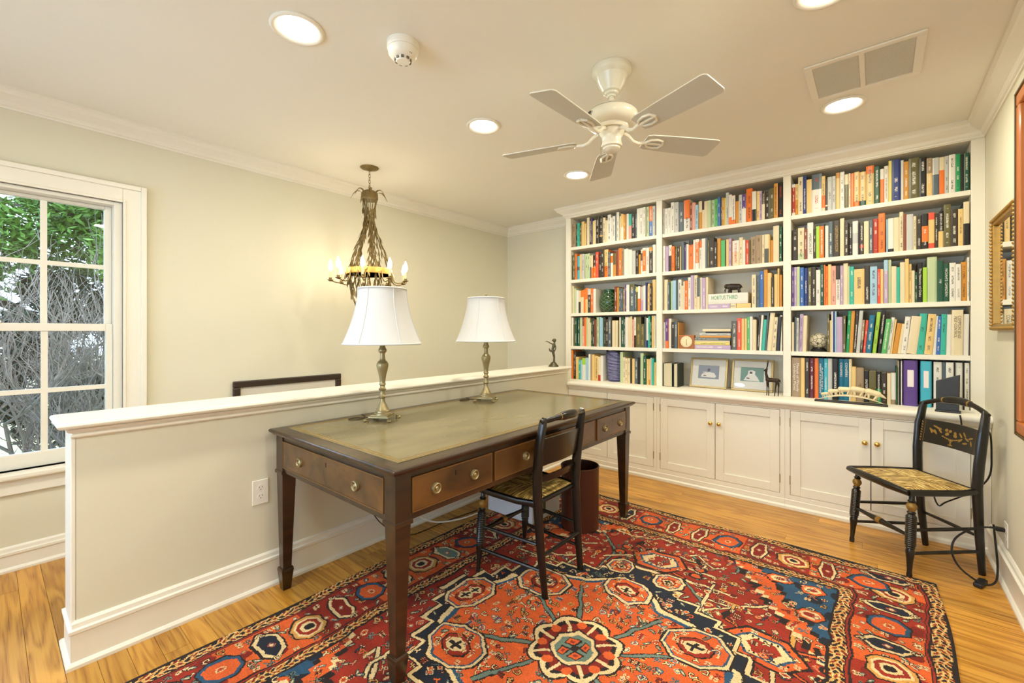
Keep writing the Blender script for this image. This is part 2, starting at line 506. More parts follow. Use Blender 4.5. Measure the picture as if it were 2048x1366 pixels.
for i in range(3):
    x0, x1 = CX[i]; d0, d1, d2 = DX[i]
    cb = thing('base_cabinet', CL[i], 'cabinet', ((x0+x1)/2, YK, 0), group='built-in base cabinets')
    ox = -(x0+x1)/2
    f = MB()
    f.box(x0+ox+.0004, d0+ox, 0, .02, .097, .689).box(d2+ox, x1+ox-.0004, 0, .02, .097, .689)
    f.box(d0+ox, d2+ox, 0, .02, .681, .689).box(x0+ox+.0004, x1+ox-.0004, 0, .02, .03, .097)
    f.box(x0+ox+.0004, x1+ox-.0004, .0205, YB-YK-.021, 0, .689)
    f.build('body', CASE, cb, bevel=.0012)
    MB().prism([(-.014, 0), (-.014, .018), (-.009, .024), (-.003, .028), (-.003, .06), (.0, .064), (.0195, .064), (.0195, 0)], 'x', x0+ox+.0004, x1+ox-.0004).build('plinth', CASE, cb)
    MB().box(d0+ox, d2+ox, .0185, .0203, .097, .681).build('recess', DARK, cb)
    for k, (a, b_) in enumerate(((d0, d1), (d1, d2))):
        a += ox + .0022; b_ += ox - .0022; z0, z1 = .0995, .6785; sw = .058
        d = MB()
        d.box(a, a+sw, .0003, .018, z0, z1).box(b_-sw, b_, .0003, .018, z0, z1)
        d.box(a+sw, b_-sw, .0003, .018, z0, z0+sw).box(a+sw, b_-sw, .0003, .018, z1-sw, z1)
        dr = d.build('door', CASE, cb, bevel=.0012)
        MB().box(a+sw, b_-sw, .010, .0175, z0+sw, z1-sw).build('door_panel', CASE, dr)
        kx = b_-.028 if k == 0 else a+.028
        ko = bpy.data.objects.new('knob', KNOB); COL.objects.link(ko); ko.parent = dr
        ko.location = (kx, .0003, .526); ko.rotation_euler = (math.pi/2, 0, 0)
        hx = a-.002 if k == 0 else b_+.002
        for hz in (.2, .6):
            MB().box(hx-.003, hx+.003, -.003, .004, hz-.03, hz+.03).build('hinge', BRASS, dr)
# ---------------------------------------------------------------- knotted rug: each knot a coloured cell
RX0, RX1, RY0, RY1 = -2.01, .224, -.02, 2.94
RPAL = [S(150, 40, 20), S(214, 92, 36), S(26, 32, 46), S(226, 198, 146), S(104, 124, 112), S(34, 24, 22), S(206, 126, 92), S(206, 150, 74), S(38, 78, 108), S(124, 28, 16)]
RED, ORA, NAV, CRM, TEA, BLK, ROS, GLD, BLU, MAR = range(10)
MOTIF = {
 'flower': ["...ccc...", ".ccocc.c.", ".cnooncc.", "ccooroocc", "coorrrooc", "ccooroocc", ".cnooncc.", ".ccocc.c.", "...ccc..."],
 'star': ["....k....", "...kck...", ".k.kck.k.", ".ckkokkc.", "kccooocck", ".ckkokkc.", ".k.kck.k.", "...kck...", "....k...."],
 'leaf': ["......kk..", "....kkttk.", "..kkttttk.", ".kttcctk..", "kttcctk...", "ktcctkk...", "kttkk.....", ".kk......."],
 'hook': [".kkkkkk...", "kcccccck..", "kckkkkcck.", "kck...kck.", "kcck..kck.", ".kkk.kcck.", "....kcck..", "...kcck...", "..kcck....", "..kkk....."],
 'palm': [".....k.....", "....kok....", "..kkoookk..", ".kooocoook.", "koocrrrcook", "kocrrbrrcok", "koocrrrcook", ".kooocoook.", "..kkoookk..", "k...kok...k", "kk.kkbkk.kk", ".kkbbbbbkk.", "...kkkkk..."],
 'bird': ["...kk......", "..kcck.....", "..kcckk....", "...kccckk..", "...kccccck.", "..kcckkcck.", ".kcck..kk..", ".kkk......."],
 'dia': ["....k....", "...kck...", "..kcock..", ".kcorock.", "kcorbrock", ".kcorock.", "..kcock..", "...kck...", "....k...."],
 'comb': ["kckckckck", "kckckckck", "kkkkkkkkk", "rrrrrrrrr", "kkkkkkkkk", "kckckckck", "kckckckck"],
 'dots': [".cc.cc.", "cckcckc", ".cc.cc.", "..kkk..", ".cc.cc.", "cckcckc", ".cc.cc."],
 'cross': ["...oo...", "..obbo..", ".obccbo.", "obccccbo", "obccccbo", ".obccbo.", "..obbo..", "...oo..."],
 'vine': ["t.........", "kt........", ".kt...tt..", "..kt.tkkt.", "...ktk.kt.", "....kt.tk.", ".tt.ktttk.", "tkkttkkk..", "kt..kt....", ".k...kt...", "......kt.."],
}
CHM = {'c': CRM, 'o': ORA, 'n': NAV, 'r': RED, 'k': BLK, 't': TEA, 'b': BLU, 'g': GLD, 'p': ROS, 'm': MAR}
def rug():
    q = .0035
    na = int(round((RX1-RX0)/2/q)); nb = int(round((RY1-RY0)/2/q))
    HA, HB = (RX1-RX0)/2, (RY1-RY0)/2
    rr = random.Random(21)
    def design(seed):
        rr.seed(seed)
        G = np.zeros((na, nb), np.int8)
        A = (np.arange(na)+.5)[:, None]*q*np.ones((1, nb)); B = (np.arange(nb)+.5)[None, :]*q*np.ones((na, 1))
        def poly(pts, col):
            ins = np.zeros((na, nb), bool); n = len(pts)
            for i in range(n):
                x1, y1 = pts[i]; x2, y2 = pts[(i+1) % n]
                if y1 == y2: continue
                cnd = (B < y1) != (B < y2)
                ins ^= cnd & (A < (x2-x1)*(B-y1)/(y2-y1)+x1)
            if col is not None: G[ins] = col
            return ins
        def octo(cx, cy, rx, ry, col, k=.42):
            return poly([(cx-rx*k, cy-ry), (cx+rx*k, cy-ry), (cx+rx, cy-ry*k), (cx+rx, cy+ry*k), (cx+rx*k, cy+ry), (cx-rx*k, cy+ry), (cx-rx, cy+ry*k), (cx-rx, cy-ry*k)], col)
        def hexa(cx, cy, rx, ry, col, k=.5):
            return poly([(cx-rx, cy), (cx-rx*k, cy-ry), (cx+rx*k, cy-ry), (cx+rx, cy), (cx+rx*k, cy+ry), (cx-rx*k, cy+ry)], col)
        def line(p, q2, w, col):
            d = math.hypot(q2[0]-p[0], q2[1]-p[1])
            if d < 1e-6: return
            ux, uy = (q2[0]-p[0])/d, (q2[1]-p[1])/d
            t = (A-p[0])*ux+(B-p[1])*uy; s = -(A-p[0])*uy+(B-p[1])*ux
            G[(t >= 0) & (t <= d) & (abs(s) < w/2)] = col
        def rect(a0, a1, b0, b1, col):
            G[(A >= a0) & (A < a1) & (B >= b0) & (B < b1)] = col
        def stamp(name, cx, cy, sc=1, rot=0, remap=None):
            g = [list(r) for r in MOTIF[name]]
            for _ in range(rot): g = [list(r) for r in zip(*g[::-1])]
            h, w = len(g), len(g[0])
            i0, j0 = int(cx/q)-w*sc//2, int(cy/q)-h*sc//2
            for y in range(h*sc):
                for x in range(w*sc):
                    ch = g[y//sc][x//sc]
                    if ch == '.': continue
                    i, jj = i0+x, j0+y
                    if 0 <= i < na and 0 <= jj < nb:
                        k = CHM[ch]
                        G[i, jj] = remap.get(k, k) if remap else k
        FX, FY = HA-.372, HB-.372
        # field
        G[:] = RED
        names = ['flower', 'star', 'leaf', 'hook', 'palm', 'bird', 'dia', 'comb', 'dots', 'cross', 'vine', 'leaf', 'bird', 'vine', 'hook', 'palm']
        REM = (None, {CRM: ORA, ORA: CRM}, {BLK: NAV}, {ORA: GLD, RED: MAR}, {CRM: GLD}, {CRM: ROS, TEA: CRM}, {ORA: RED, RED: CRM})
        def scatter(a0, a1, b0, b1, step, prob, mask=None, nm=names, rem=REM):
            a = a0
            while a < a1:
                b = b0
                while b < b1:
                    x, y = a+rr.uniform(-.3, .3)*step, b+rr.uniform(-.3, .3)*step
                    i, jj = int(x/q), int(y/q)
                    if 0 <= i < na and 0 <= jj < nb and rr.random() < prob and (mask is None or mask[i, jj]):
                        stamp(rr.choice(nm), x, y, 1, rr.randrange(4), rr.choice(rem))
                    b += step
                a += step
        G[(np.sin(A*23+1)*np.sin(B*19) > .55)] = MAR
        DIR = ((.07, 0), (0, .07), (.05, .05), (.05, -.05), (-.05, .05), (-.05, -.05), (0, -.07), (-.07, 0))
        for _ in range(22):
            a, b = rr.uniform(.05, FX), rr.uniform(.35, FY)
            col = rr.choice((CRM, CRM, TEA, GLD, CRM)); k = rr.randrange(8)
            for s in range(4):
                k = rr.choice((k, k, rr.randrange(8)))
                a2, b2 = a+DIR[k][0], b+DIR[k][1]
                line((a, b), (a2, b2), .022, BLK); line((a, b), (a2, b2), .012, col); a, b = a2, b2
        scatter(.03, FX, .1, FY, .062, .9)
        # corner pieces: stepped, blue and navy, with cream and orange rims
        def corner(grow, col):
            st = .026
            u = np.floor((FX-A)/st)*st; w_ = np.floor((FY-B)/st)*st
            mk = (A < FX) & (B < FY) & (u/(.42+grow)+w_/(.56+grow) < 1)
            if col is not None: G[mk] = col
            return mk
        corner(.035, BLK); corner(.022, CRM); corner(.008, BLK); corner(0, ORA)
        scatter(FX-.46, FX, FY-.6, FY, .05, .7, corner(0, None))
        corner(-.10, BLK); mk = corner(-.115, BLU)
        G[mk & (np.sin(A*40)*np.sin(B*34+1) > .45)] = NAV
        for a, b, s in ((FX-.07, FY-.3, 0), (FX-.24, FY-.07, 1), (FX-.10, FY-.09, 2)):
            hexa(a, b, .062, .044, BLK); hexa(a, b, .055, .038, ORA); hexa(a, b, .04, .026, CRM); hexa(a, b, .024, .014, RED)
        scatter(FX-.36, FX, FY-.46, FY, .055, .85, mk, ['bird', 'cross', 'star', 'leaf', 'dots', 'dia', 'hook', 'vine'], (None, {BLK: ORA}, {CRM: ORA, BLK: CRM}, {CRM: GLD}))
        # palmette on the long axis ("crab")
        def crab(cx, cy):
            for sx in (-1, 1):
                for sy in (-1, 1):
                    line((cx+sx*.08, cy+sy*.06), (cx+sx*.17, cy+sy*.10), .026, BLK)
                    line((cx+sx*.17, cy+sy*.10), (cx+sx*.15, cy+sy*.15), .026, BLK)
                    line((cx+sx*.08, cy+sy*.06), (cx+sx*.16, cy+sy*.095), .010, ORA)
                    octo(cx+sx*.20, cy+sy*.035, .034, .028, BLK); octo(cx+sx*.20, cy+sy*.035, .023, .018, ORA)
            hexa(cx, cy, .155, .105, BLK); hexa(cx, cy, .14, .092, ORA); hexa(cx, cy, .108, .07, BLU)
            hexa(cx, cy, .095, .06, CRM); hexa(cx, cy, .058, .045, RED)
            for k in range(-4, 5):
                line((cx+k*.02, cy+.043), (cx+k*.02, cy+.056), .007, BLK); line((cx+k*.02, cy-.056), (cx+k*.02, cy-.043), .007, BLK)
        crab(0, .83)
        crab(.56, .45) if seed % 2 else None
        # great gabled medallion
        M1 = [(0, .70), (.07, .70), (.07, .655), (.13, .655), (.13, .60), (.20, .60), (.20, .555), (.29, .555), (.29, .50), (.38, .50), (.38, .445), (.47, .445), (.47, .36), (.53, .36), (.53, .27), (.585, .27), (.585, .17), (.64, .17), (.64, .08), (.69, .08), (.69, 0), (0, 0)]
        def sc(p, k, d=0): return [(a*k, b*k) for a, b in p]
        poly(sc(M1, 1.03), BLK); poly(sc(M1, 1.018), CRM); poly(sc(M1, .99), BLK); mk1 = poly(sc(M1, .975), NAV)
        scatter(.02, .7, .02, .7, .055, .9, mk1)
        for _ in range(30):
            t = rr.uniform(0, math.pi/2)
            rad = rr.uniform(.80, .93)
            stamp(rr.choice(('flower', 'dia', 'leaf', 'vine', 'dots', 'bird', 'hook')), math.cos(t)*.62*rad, math.sin(t)*.60*rad, 1, rr.randrange(4), rr.choice((None, {CRM: GLD}, {BLK: ORA}, {RED: ORA})))
        M2 = [(0, .50), (.10, .50), (.20, .42), (.30, .40), (.42, .27), (.50, .25), (.54, .10), (.54, 0), (0, 0)]
        poly(sc(M2, 1.05), BLK); poly(sc(M2, 1.03), CRM); poly(sc(M2, .985), BLU); mk2 = poly(sc(M2, .95), ORA)
        scatter(.16, .56, .02, .5, .052, .88, mk2, ['leaf', 'dots', 'bird', 'hook', 'vine', 'comb', 'cross'], (None, {CRM: GLD}, {ORA: CRM}, {BLK: BLU}, {BLK: RED}))
        scatter(.02, .16, .2, .5, .052, .88, mk2, ['leaf', 'dots', 'bird', 'hook', 'vine', 'comb'], (None, {CRM: GLD}, {ORA: CRM}, {BLK: BLU}))
        for _ in range(16):
            t = rr.uniform(0, math.pi/2); rad = rr.uniform(.23, .40)
            stamp(rr.choice(('leaf', 'dots', 'bird', 'hook', 'vine', 'comb')), math.cos(t)*rad, math.sin(t)*rad, 1, rr.randrange(4), rr.choice((None, {CRM: GLD}, {ORA: CRM}, {BLK: BLU})))
        for t in (.52, 1.08):
            line((.17*math.cos(t), .17*math.sin(t)), (.42*math.cos(t), .42*math.sin(t)), .024, BLK)
            line((.17*math.cos(t), .17*math.sin(t)), (.42*math.cos(t), .42*math.sin(t)), .014, TEA)
        def cart(cx, cy, rx, ry):
            octo(cx, cy, rx+.026, ry+.026, BLK); octo(cx, cy, rx+.018, ry+.018, CRM); octo(cx, cy, rx+.006, ry+.006, BLU)
            octo(cx, cy, rx, ry, ORA); octo(cx, cy, rx*.62, ry*.62, BLK); octo(cx, cy, rx*.55, ry*.55, RED)
            octo(cx, cy, rx*.38, ry*.38, CRM); line((cx-rx*.3, cy), (cx+rx*.3, cy), .012, BLK); line((cx, cy-ry*.3), (cx, cy+ry*.3), .012, BLK)
            for sx in (-1, 1):
                for sy in (-1, 1): stamp('dots', cx+sx*rx*.62, cy+sy*ry*.62, 1, 0, {BLK: MAR})
            for k in (-.75, -.45, .45, .75):
                line((cx+rx*k, cy-ry*.12), (cx+rx*k, cy+ry*.12), .008, CRM)
        cart(.36, .29, .105, .088); cart(0, .475, .09, .075); cart(.56, .03, .075, .085); cart(.12, .66, .05, .05)
        scatter(.03, FX, .1, FY, .05, .8, (G == RED) | (G == MAR))
        scatter(.03, FX, .03, FY, .05, .7, G == ORA, ['leaf', 'dots', 'bird', 'hook', 'vine', 'comb', 'star'], (None, {CRM: GLD}, {ORA: CRM}, {BLK: BLU}, {BLK: RED}, {CRM: RED}))
        # centre rosette with eight petals
        for rad, col in ((.190, BLK), (.180, CRM), (.158, BLK), (.138, MAR)):
            ang = np.arctan2(B, A)
            rho = np.hypot(A, B)
            G[rho < rad*(.84+.16*np.abs(np.cos(4*ang)))] = col
        for k in range(3):
            t = k*math.pi/4
            line((.08*math.cos(t), .08*math.sin(t)), (.165*math.cos(t), .165*math.sin(t)), .014, CRM)
        for k in (.39, 1.18):
            octo(.125*math.cos(k), .125*math.sin(k), .02, .02, ORA)
        octo(0, 0, .092, .092, BLK); octo(0, 0, .084, .084, CRM); octo(0, 0, .07, .07, TEA)
        rect(.008, .05, .008, .05, BLK); rect(.013, .045, .013, .045, ORA); rect(.022, .036, .022, .036, RED); octo(0, 0, .014, .014, BLK)
        # ------------------ borders
        m_out = (A > HA-.066) | (B > HB-.066)
        m_main = ((A > HA-.312) | (B > HB-.312)) & ~m_out
        m_in = ((A > FX) | (B > FY)) & ~m_out & ~m_main
        T = np.where((HA-A) < (HB-B), B, A)                 # along the side
        D = np.minimum(HA-A, HB-B)                          # distance in from the rug edge
        G[m_main] = ORA
        tw = (T % .62)
        G[m_main & (tw > .31)] = RED
        G[m_out | m_in] = GLD
        scat = np.sin(T*2*math.pi/.046+1.5*np.sin(D*2*math.pi/.05))*np.cos((D-.033)*2*math.pi/.042+np.sin(T*2*math.pi/.115))
        for mm in (m_out, m_in):
            G[mm & (scat > .28)] = BLK
            G[mm & (scat < -.55)] = MAR
            G[mm & (np.abs(scat) < .08)] = CRM
        G[m_main & (np.sin(T*31)*np.sin(D*44) > .5)] = MAR
        side_step = .052
        for t in np.arange(.02, HB-.08, side_step):
            for dd in (.105, .15, .19, .23, .275):
                if rr.random() < .75: stamp(rr.choice(('leaf', 'dots', 'bird', 'vine', 'hook', 'cross')), HA-dd+rr.uniform(-.01, .01), t+rr.uniform(-.01, .01), 1, rr.randrange(4), rr.choice((None, {CRM: GLD}, {BLK: NAV}, {BLK: MAR})))
        for t in np.arange(.02, HA-.28, side_step):
            for dd in (.105, .15, .19, .23, .275):
                if rr.random() < .75: stamp(rr.choice(('leaf', 'dots', 'bird', 'vine', 'hook', 'cross')), t+rr.uniform(-.01, .01), HB-dd+rr.uniform(-.01, .01), 1, rr.randrange(4), rr.choice((None, {CRM: GLD}, {BLK: NAV}, {BLK: MAR})))
        G[m_out & (scat > .28)] = BLK
        def band(k, col, cond):
            G[cond] = col
        def side(cx, cy, horiz):
            return (cx, cy) if not horiz else (cx, cy)
        mid = .189
        spots = []
        t = .0
        k = 0
        while t < HB-.05:
            spots.append((HA-mid, t, k, 0)); t += .155; k += 1
        t = .08; k = 1
        while t < HA-.25:
            spots.append((t, HB-mid, k, 1)); t += .155; k += 1
        for cx, cy, k, hz in spots:
            if k % 2 == 0:
                if k % 4 == 0:
                    octo(cx, cy, .075, .075, BLK); octo(cx, cy, .068, .068, GLD); octo(cx, cy, .056, .056, CRM); octo(cx, cy, .045, .045, RED); octo(cx, cy, .03, .03, CRM); octo(cx, cy, .018, .018, BLK)
                else:
                    octo(cx, cy, .07, .07, BLK); octo(cx, cy, .063, .063, BLU); octo(cx, cy, .05, .05, ORA)
                    stamp('flower', cx, cy, 1)
                for sx in (-1, 1):
                    for sy in (-1, 1):
                        stamp('dots', cx+sx*.095, cy+sy*.085, 1)
            else:
                hexa(cx, cy, .05 if hz else .105, .105 if hz else .05, BLK); hexa(cx, cy, .042 if hz else .095, .095 if hz else .042, CRM); hexa(cx, cy, .03 if hz else .075, .075 if hz else .03, rr.choice((NAV, TEA, MAR)))
                stamp('cross', cx, cy, 1)
                for sx in (-1, 1):
                    stamp('hook', cx+(.0 if hz else sx*.085), cy+(sx*.085 if hz else .0), 1, rr.randrange(4))
                    stamp('leaf', cx+(sx*.06 if hz else sx*.05), cy+(sx*.05 if hz else -sx*.06), 1, rr.randrange(4))
        for mm in (m_in,):
            G[mm] = GLD; G[mm & (scat > .28)] = BLK; G[mm & (scat < -.55)] = MAR; G[mm & (np.abs(scat) < .08)] = CRM
        for d0, d1, col in ((0, .012, BLK), (.060, .066, BLK), (.066, .0725, RED), (.0725, .078, BLK), (.302, .308, BLK), (.308, .314, RED), (.314, .320, BLK), (.366, .376, BLK)):
            G[(D >= d0) & (D < d1)] = col
        return G
    Q = [design(s) for s in (3, 4, 5, 6)]
    full = np.zeros((2*na, 2*nb), np.int8)
    full[na:, nb:] = Q[0]; full[:na, nb:] = Q[1][::-1, :]; full[na:, :nb] = Q[2][:, ::-1]; full[:na, :nb] = Q[3][::-1, ::-1]
    rng = np.random.default_rng(5)
    # hand-knotted irregularity: the pattern wavers by a knot or two
    def wav(n, m, k):
        g = rng.normal(0, 1, (n//k+3, m//k+3))
        a = np.arange(n)/k; b = np.arange(m)/k
        i0 = a.astype(int); j0 = b.astype(int); fa = (a-i0)[:, None]; fb = (b-j0)[None, :]
        return g[i0][:, j0]*(1-fa)*(1-fb)+g[i0+1][:, j0]*fa*(1-fb)+g[i0][:, j0+1]*(1-fa)*fb+g[i0+1][:, j0+1]*fa*fb
    II, JJ = np.meshgrid(np.arange(2*na), np.arange(2*nb), indexing='ij')
    II = np.clip(np.rint(II+1.5*wav(2*na, 2*nb, 14)+2.6*wav(2*na, 2*nb, 60)), 0, 2*na-1).astype(int)
    JJ = np.clip(np.rint(JJ+1.5*wav(2*na, 2*nb, 14)+2.6*wav(2*na, 2*nb, 60)), 0, 2*nb-1).astype(int)
    full = full[II, JJ]
    pal = np.array(RPAL)
    rgb = pal[full]
    jit = 1+rng.normal(0, .10, (2*na, 2*nb, 1))
    ab = 1+.12*np.sin(np.cumsum(rng.normal(0, .25, 2*nb)))[None, :, None]
    rgb = np.clip(rgb*jit*ab, 0, 1)
    NX, NY = 2*na, 2*nb
    xs = np.linspace(0, RX1-RX0, NX+1); ys = np.linspace(0, RY1-RY0, NY+1)
    X, Y = np.meshgrid(xs, ys, indexing='ij')
    # slightly wavy edges like a hand-made rug
    wob = .006*np.sin(Y*3.1)+.004*np.sin(Y*7.7+1)
    X2 = X+wob; Y2 = Y+.006*np.sin(X*4.3+.7)+.004*np.sin(X*9.1)
    Zz = np.full_like(X, .007)
    co = np.stack([X2, Y2, Zz], -1).reshape(-1, 3)
    idx = np.arange((NX+1)*(NY+1)).reshape(NX+1, NY+1)
    quads = np.stack([idx[:-1, :-1], idx[1:, :-1], idx[1:, 1:], idx[:-1, 1:]], -1).reshape(-1, 4)
    cols = np.ones((NX*NY, 4), np.float32); cols[:, :3] = rgb.reshape(-1, 3)
    # hem: side walls down to the floor
    ring = list(idx[:, 0])+list(idx[-1, 1:])+list(idx[-2::-1, -1])+list(idx[0, -2:0:-1])
    lo = co[ring].copy(); lo[:, 2] = .0004
    o0 = len(co)
    co = np.concatenate([co, lo])
    n = len(ring); rg = np.array(ring); lw = np.arange(n)+o0
    sq = np.stack([np.roll(rg, -1), rg, lw, np.roll(lw, -1)], -1)
    quads = np.concatenate([quads, sq])
    hem = np.ones((n, 4), np.float32); hem[:, :3] = S(150, 120, 80)
    cols = np.concatenate([cols, hem])
    me = bpy.data.meshes.new('rug')
    me.vertices.add(len(co)); me.vertices.foreach_set('co', co.astype(np.float32).ravel())
    me.loops.add(len(quads)*4); me.loops.foreach_set('vertex_index', quads.astype(np.int32).ravel())
    me.polygons.add(len(quads)); me.polygons.foreach_set('loop_start', np.arange(0, len(quads)*4, 4, dtype=np.int32))
    me.update(calc_edges=True)
    at = me.color_attributes.new('Col', 'FLOAT_COLOR', 'CORNER')
    at.data.foreach_set('color', np.repeat(cols, 4, axis=0).astype(np.float32).ravel())
    o = bpy.data.objects.new('rug', me); COL.objects.link(o)
    me.materials.append(attr_mat('rug_wool', .9, bump=.5, bscale=420))
    o.location = (RX0, RY0, .0006)
    tag(o, 'large red, orange and navy oriental rug with geometric medallion on the oak floor', 'rug')
    # warp fringe at the two short ends
    fr = MB(); r2 = random.Random(3)
    for end in (0, 1):
        x = .01
        while x < RX1-RX0:
            ln = r2.uniform(.008, .026); dx = r2.uniform(-.008, .008)
            y0 = .006*math.sin(x*4.3+.7)+.004*math.sin(x*9.1)+(RY1-RY0 if end else 0)
            s = 1 if end else -1
            fr.add([(x, y0-s*.002, .004), (x+.0045, y0-s*.002, .004), (x+dx+.004, y0+s*ln, .0012), (x+dx, y0+s*ln, .0012), (x+.002, y0, .0062)], [(0, 1, 2, 3), (0, 3, 4), (1, 4, 2)])
            x += .0055
    f = fr.build('fringe', mat('rug_fringe', S(214, 190, 142), .9), o)
    f['kind'] = 'stuff'
    return o
rug()
# ---------------------------------------------------------------- writing desk
def wood_mat(name, c0, c1, rough, sc=(2, 30, 30), coat=.3):
    m = bpy.data.materials.new(name); m.use_nodes = True
    nt = m.node_tree; N = nt.nodes; L = nt.links; b = N['Principled BSDF']
    tc = N.new('ShaderNodeTexCoord'); mp = N.new('ShaderNodeMapping'); mp.inputs['Scale'].default_value = sc
    L.new(tc.outputs['Object'], mp.inputs[0])
    n = N.new('ShaderNodeTexNoise'); n.inputs['Scale'].default_value = 1; n.inputs['Detail'].default_value = 6; n.inputs['Distortion'].default_value = .8
    L.new(mp.outputs[0], n.inputs['Vector'])
    cr = N.new('ShaderNodeValToRGB'); cr.color_ramp.elements[0].position = .3; cr.color_ramp.elements[1].position = .72
    cr.color_ramp.elements[0].color = (*c0, 1); cr.color_ramp.elements[1].color = (*c1, 1)
    L.new(n.outputs['Fac'], cr.inputs[0]); L.new(cr.outputs[0], b.inputs['Base Color'])
    b.inputs['Roughness'].default_value = rough
    b.inputs['Coat Weight'].default_value = coat; b.inputs['Coat Roughness'].default_value = .2
    return m
MAHOG = wood_mat('mahogany', S(28, 17, 8), S(68, 43, 20), .3, (14, 2.2, 14))
MAHOG2 = wood_mat('mahogany_drawer', S(52, 32, 12), S(114, 76, 34), .28, (9, 3, 9))
LEATHER = mat('desk_leather', S(122, 112, 82), .2, var=.4, vscale=7, bump=.12, bscale=60, stretch=(1, .35, 1))
TOOL = mat('gold_tooling', S(150, 122, 62), .4, metal=.4, var=.3, vscale=90)
DKX0, DKX1, DKY0, DKY1 = -2.205, -1.25, .885, 2.722
desk = thing('writing_desk', 'large antique mahogany writing desk with leather top and brass ring pulls', 'desk', ((DKX0+DKX1)/2, (DKY0+DKY1)/2, 0))
hx, hy = (DKX1-DKX0)/2, (DKY1-DKY0)/2
t = MB(); ov = .024
prof = [(0, .738), (.010, .738), (.013, .744), (.020, .747), (.024, .753), (.024, .759), (.019, .764), (.0, .765)]
# moulded top: stacked rounded slabs
for k in range(len(prof)-1):
    pass
def ring_top(mb, pr):
    p = []; n = len(pr)
    for sx, sy in ((-1, -1), (1, -1), (1, 1), (-1, 1)):
        for d, z in pr: p.append((sx*(hx+d), sy*(hy+d), z))
    fs = []
    for i in range(4):
        jn = (i+1) % 4
        for k in range(n-1): fs.append((i*n+k, jn*n+k, jn*n+k+1, i*n+k+1))
    fs.append(tuple(i*n+n-1 for i in range(4))); fs.append(tuple(i*n for i in (3, 2, 1, 0)))
    mb.add(p, fs)
ring_top(t, prof)
t.build('desk_top', MAHOG, desk, bevel=.002)
MB().box(-hx+.038, hx-.038, -hy+.038, hy-.038, .7652, .7664).build('leather_inset', LEATHER, desk)
tl = MB()
for d, w in ((.042, .004), (.052, .008), (.068, .003)):
    a, b_ = hx-d, hy-d
    tl.box(-a, a, -b_, -b_+w, .7665, .7668).box(-a, a, b_-w, b_, .7665, .7668).box(-a, -a+w, -b_+w, b_-w, .7665, .7668).box(a-w, a, -b_+w, b_-w, .7665, .7668)
tl.build('tooled_border', TOOL, desk)
# apron rails
ap = MB(); iz0, iz1 = .565, .7375
ap.box(hx-.03, hx-.008, -hy+.05, hy-.05, iz0, iz1).box(-hx+.008, -hx+.03, -hy+.05, hy-.05, iz0, iz1)
ap.box(-hx+.05, hx-.05, -hy+.008, -hy+.03, iz0, iz1).box(-hx+.05, hx-.05, hy-.03, hy-.008, iz0, iz1)
ap.build('apron', MAHOG, desk, bevel=.002)
def leg(sx, sy):
    m = MB()
    def sq(z, w, d=0):          # outer corner fixed, inner sides taper
        x0, x1 = sx*(hx-d), sx*(hx-d-w); y0, y1 = sy*(hy-d), sy*(hy-d-w)
        return [(x0, y0, z), (x1, y0, z), (x1, y1, z), (x0, y1, z)]
    lv = [(.7375, .066, .002), (.572, .066, .002), (.571, .076, -.003), (.556, .076, -.003), (.555, .064, .003), (.105, .040, .012), (.104, .052, .006), (.092, .056, .004), (.080, .052, .006), (.0085 if sx > 0 else .0, .036, .014)]
    p = []; fs = []
    for z, w, d in lv: p += sq(z, w, d)
    n = len(lv)
    for k in range(n-1):
        for i in range(4):
            a = k*4+i; b_ = k*4+(i+1) % 4
            f = (a, b_, b_+4, a+4)
            fs.append(f if sx*sy < 0 else f[::-1])
    fs.append((0, 1, 2, 3) if sx*sy > 0 else (3, 2, 1, 0)); e = (n-1)*4
    fs.append((e+3, e+2, e+1, e) if sx*sy > 0 else (e, e+1, e+2, e+3))
    m.add(p, fs)
    m.build('leg', MAHOG, desk, bevel=.002)
for sx in (-1, 1):
    for sy in (-1, 1): leg(sx, sy)
PULLP = [(r_*.8, z_) for r_, z_ in [(.000, .010), (.006, .0105), (.010, .008), (.012, .004), (.016, .004), (.018, .009), (.021, .011), (.0245, .009), (.026, .004), (.0265, 0)]]
def drawer(M, w, pulls, lock):
    d = MB(); d.box(-w/2, w/2, -.006, .0, .593, .711, M)
    o = d.build('drawer', MAHOG2, desk, bevel=.0025)
    bd = MB()
    for a in ((-w/2, w/2, .590, .594), (-w/2, w/2, .710, .714)): bd.box(a[0], a[1], -.0075, .0, a[2], a[3], M)
    for a in (-w/2-.003, w/2-.001): bd.box(a, a+.004, -.0075, .0, .590, .714, M)
    bd.build('cock_bead', mat('brown_bead', S(116, 80, 40), .35), o)  # bead in a lighter brown than the drawer front
    for px in pulls:
        MM = M @ Matrix.Translation((px, -.006, .649)) @ Matrix.Rotation(math.pi/2, 4, 'X')
        MB().lathe(list(reversed(PULLP)), 20, M=MM).build('ring_pull', BRASS, o, smooth=True)
    if lock: MB().box(-.003, .003, -.0068, -.005, .672, .692, M).build('keyhole', BLACK, o)
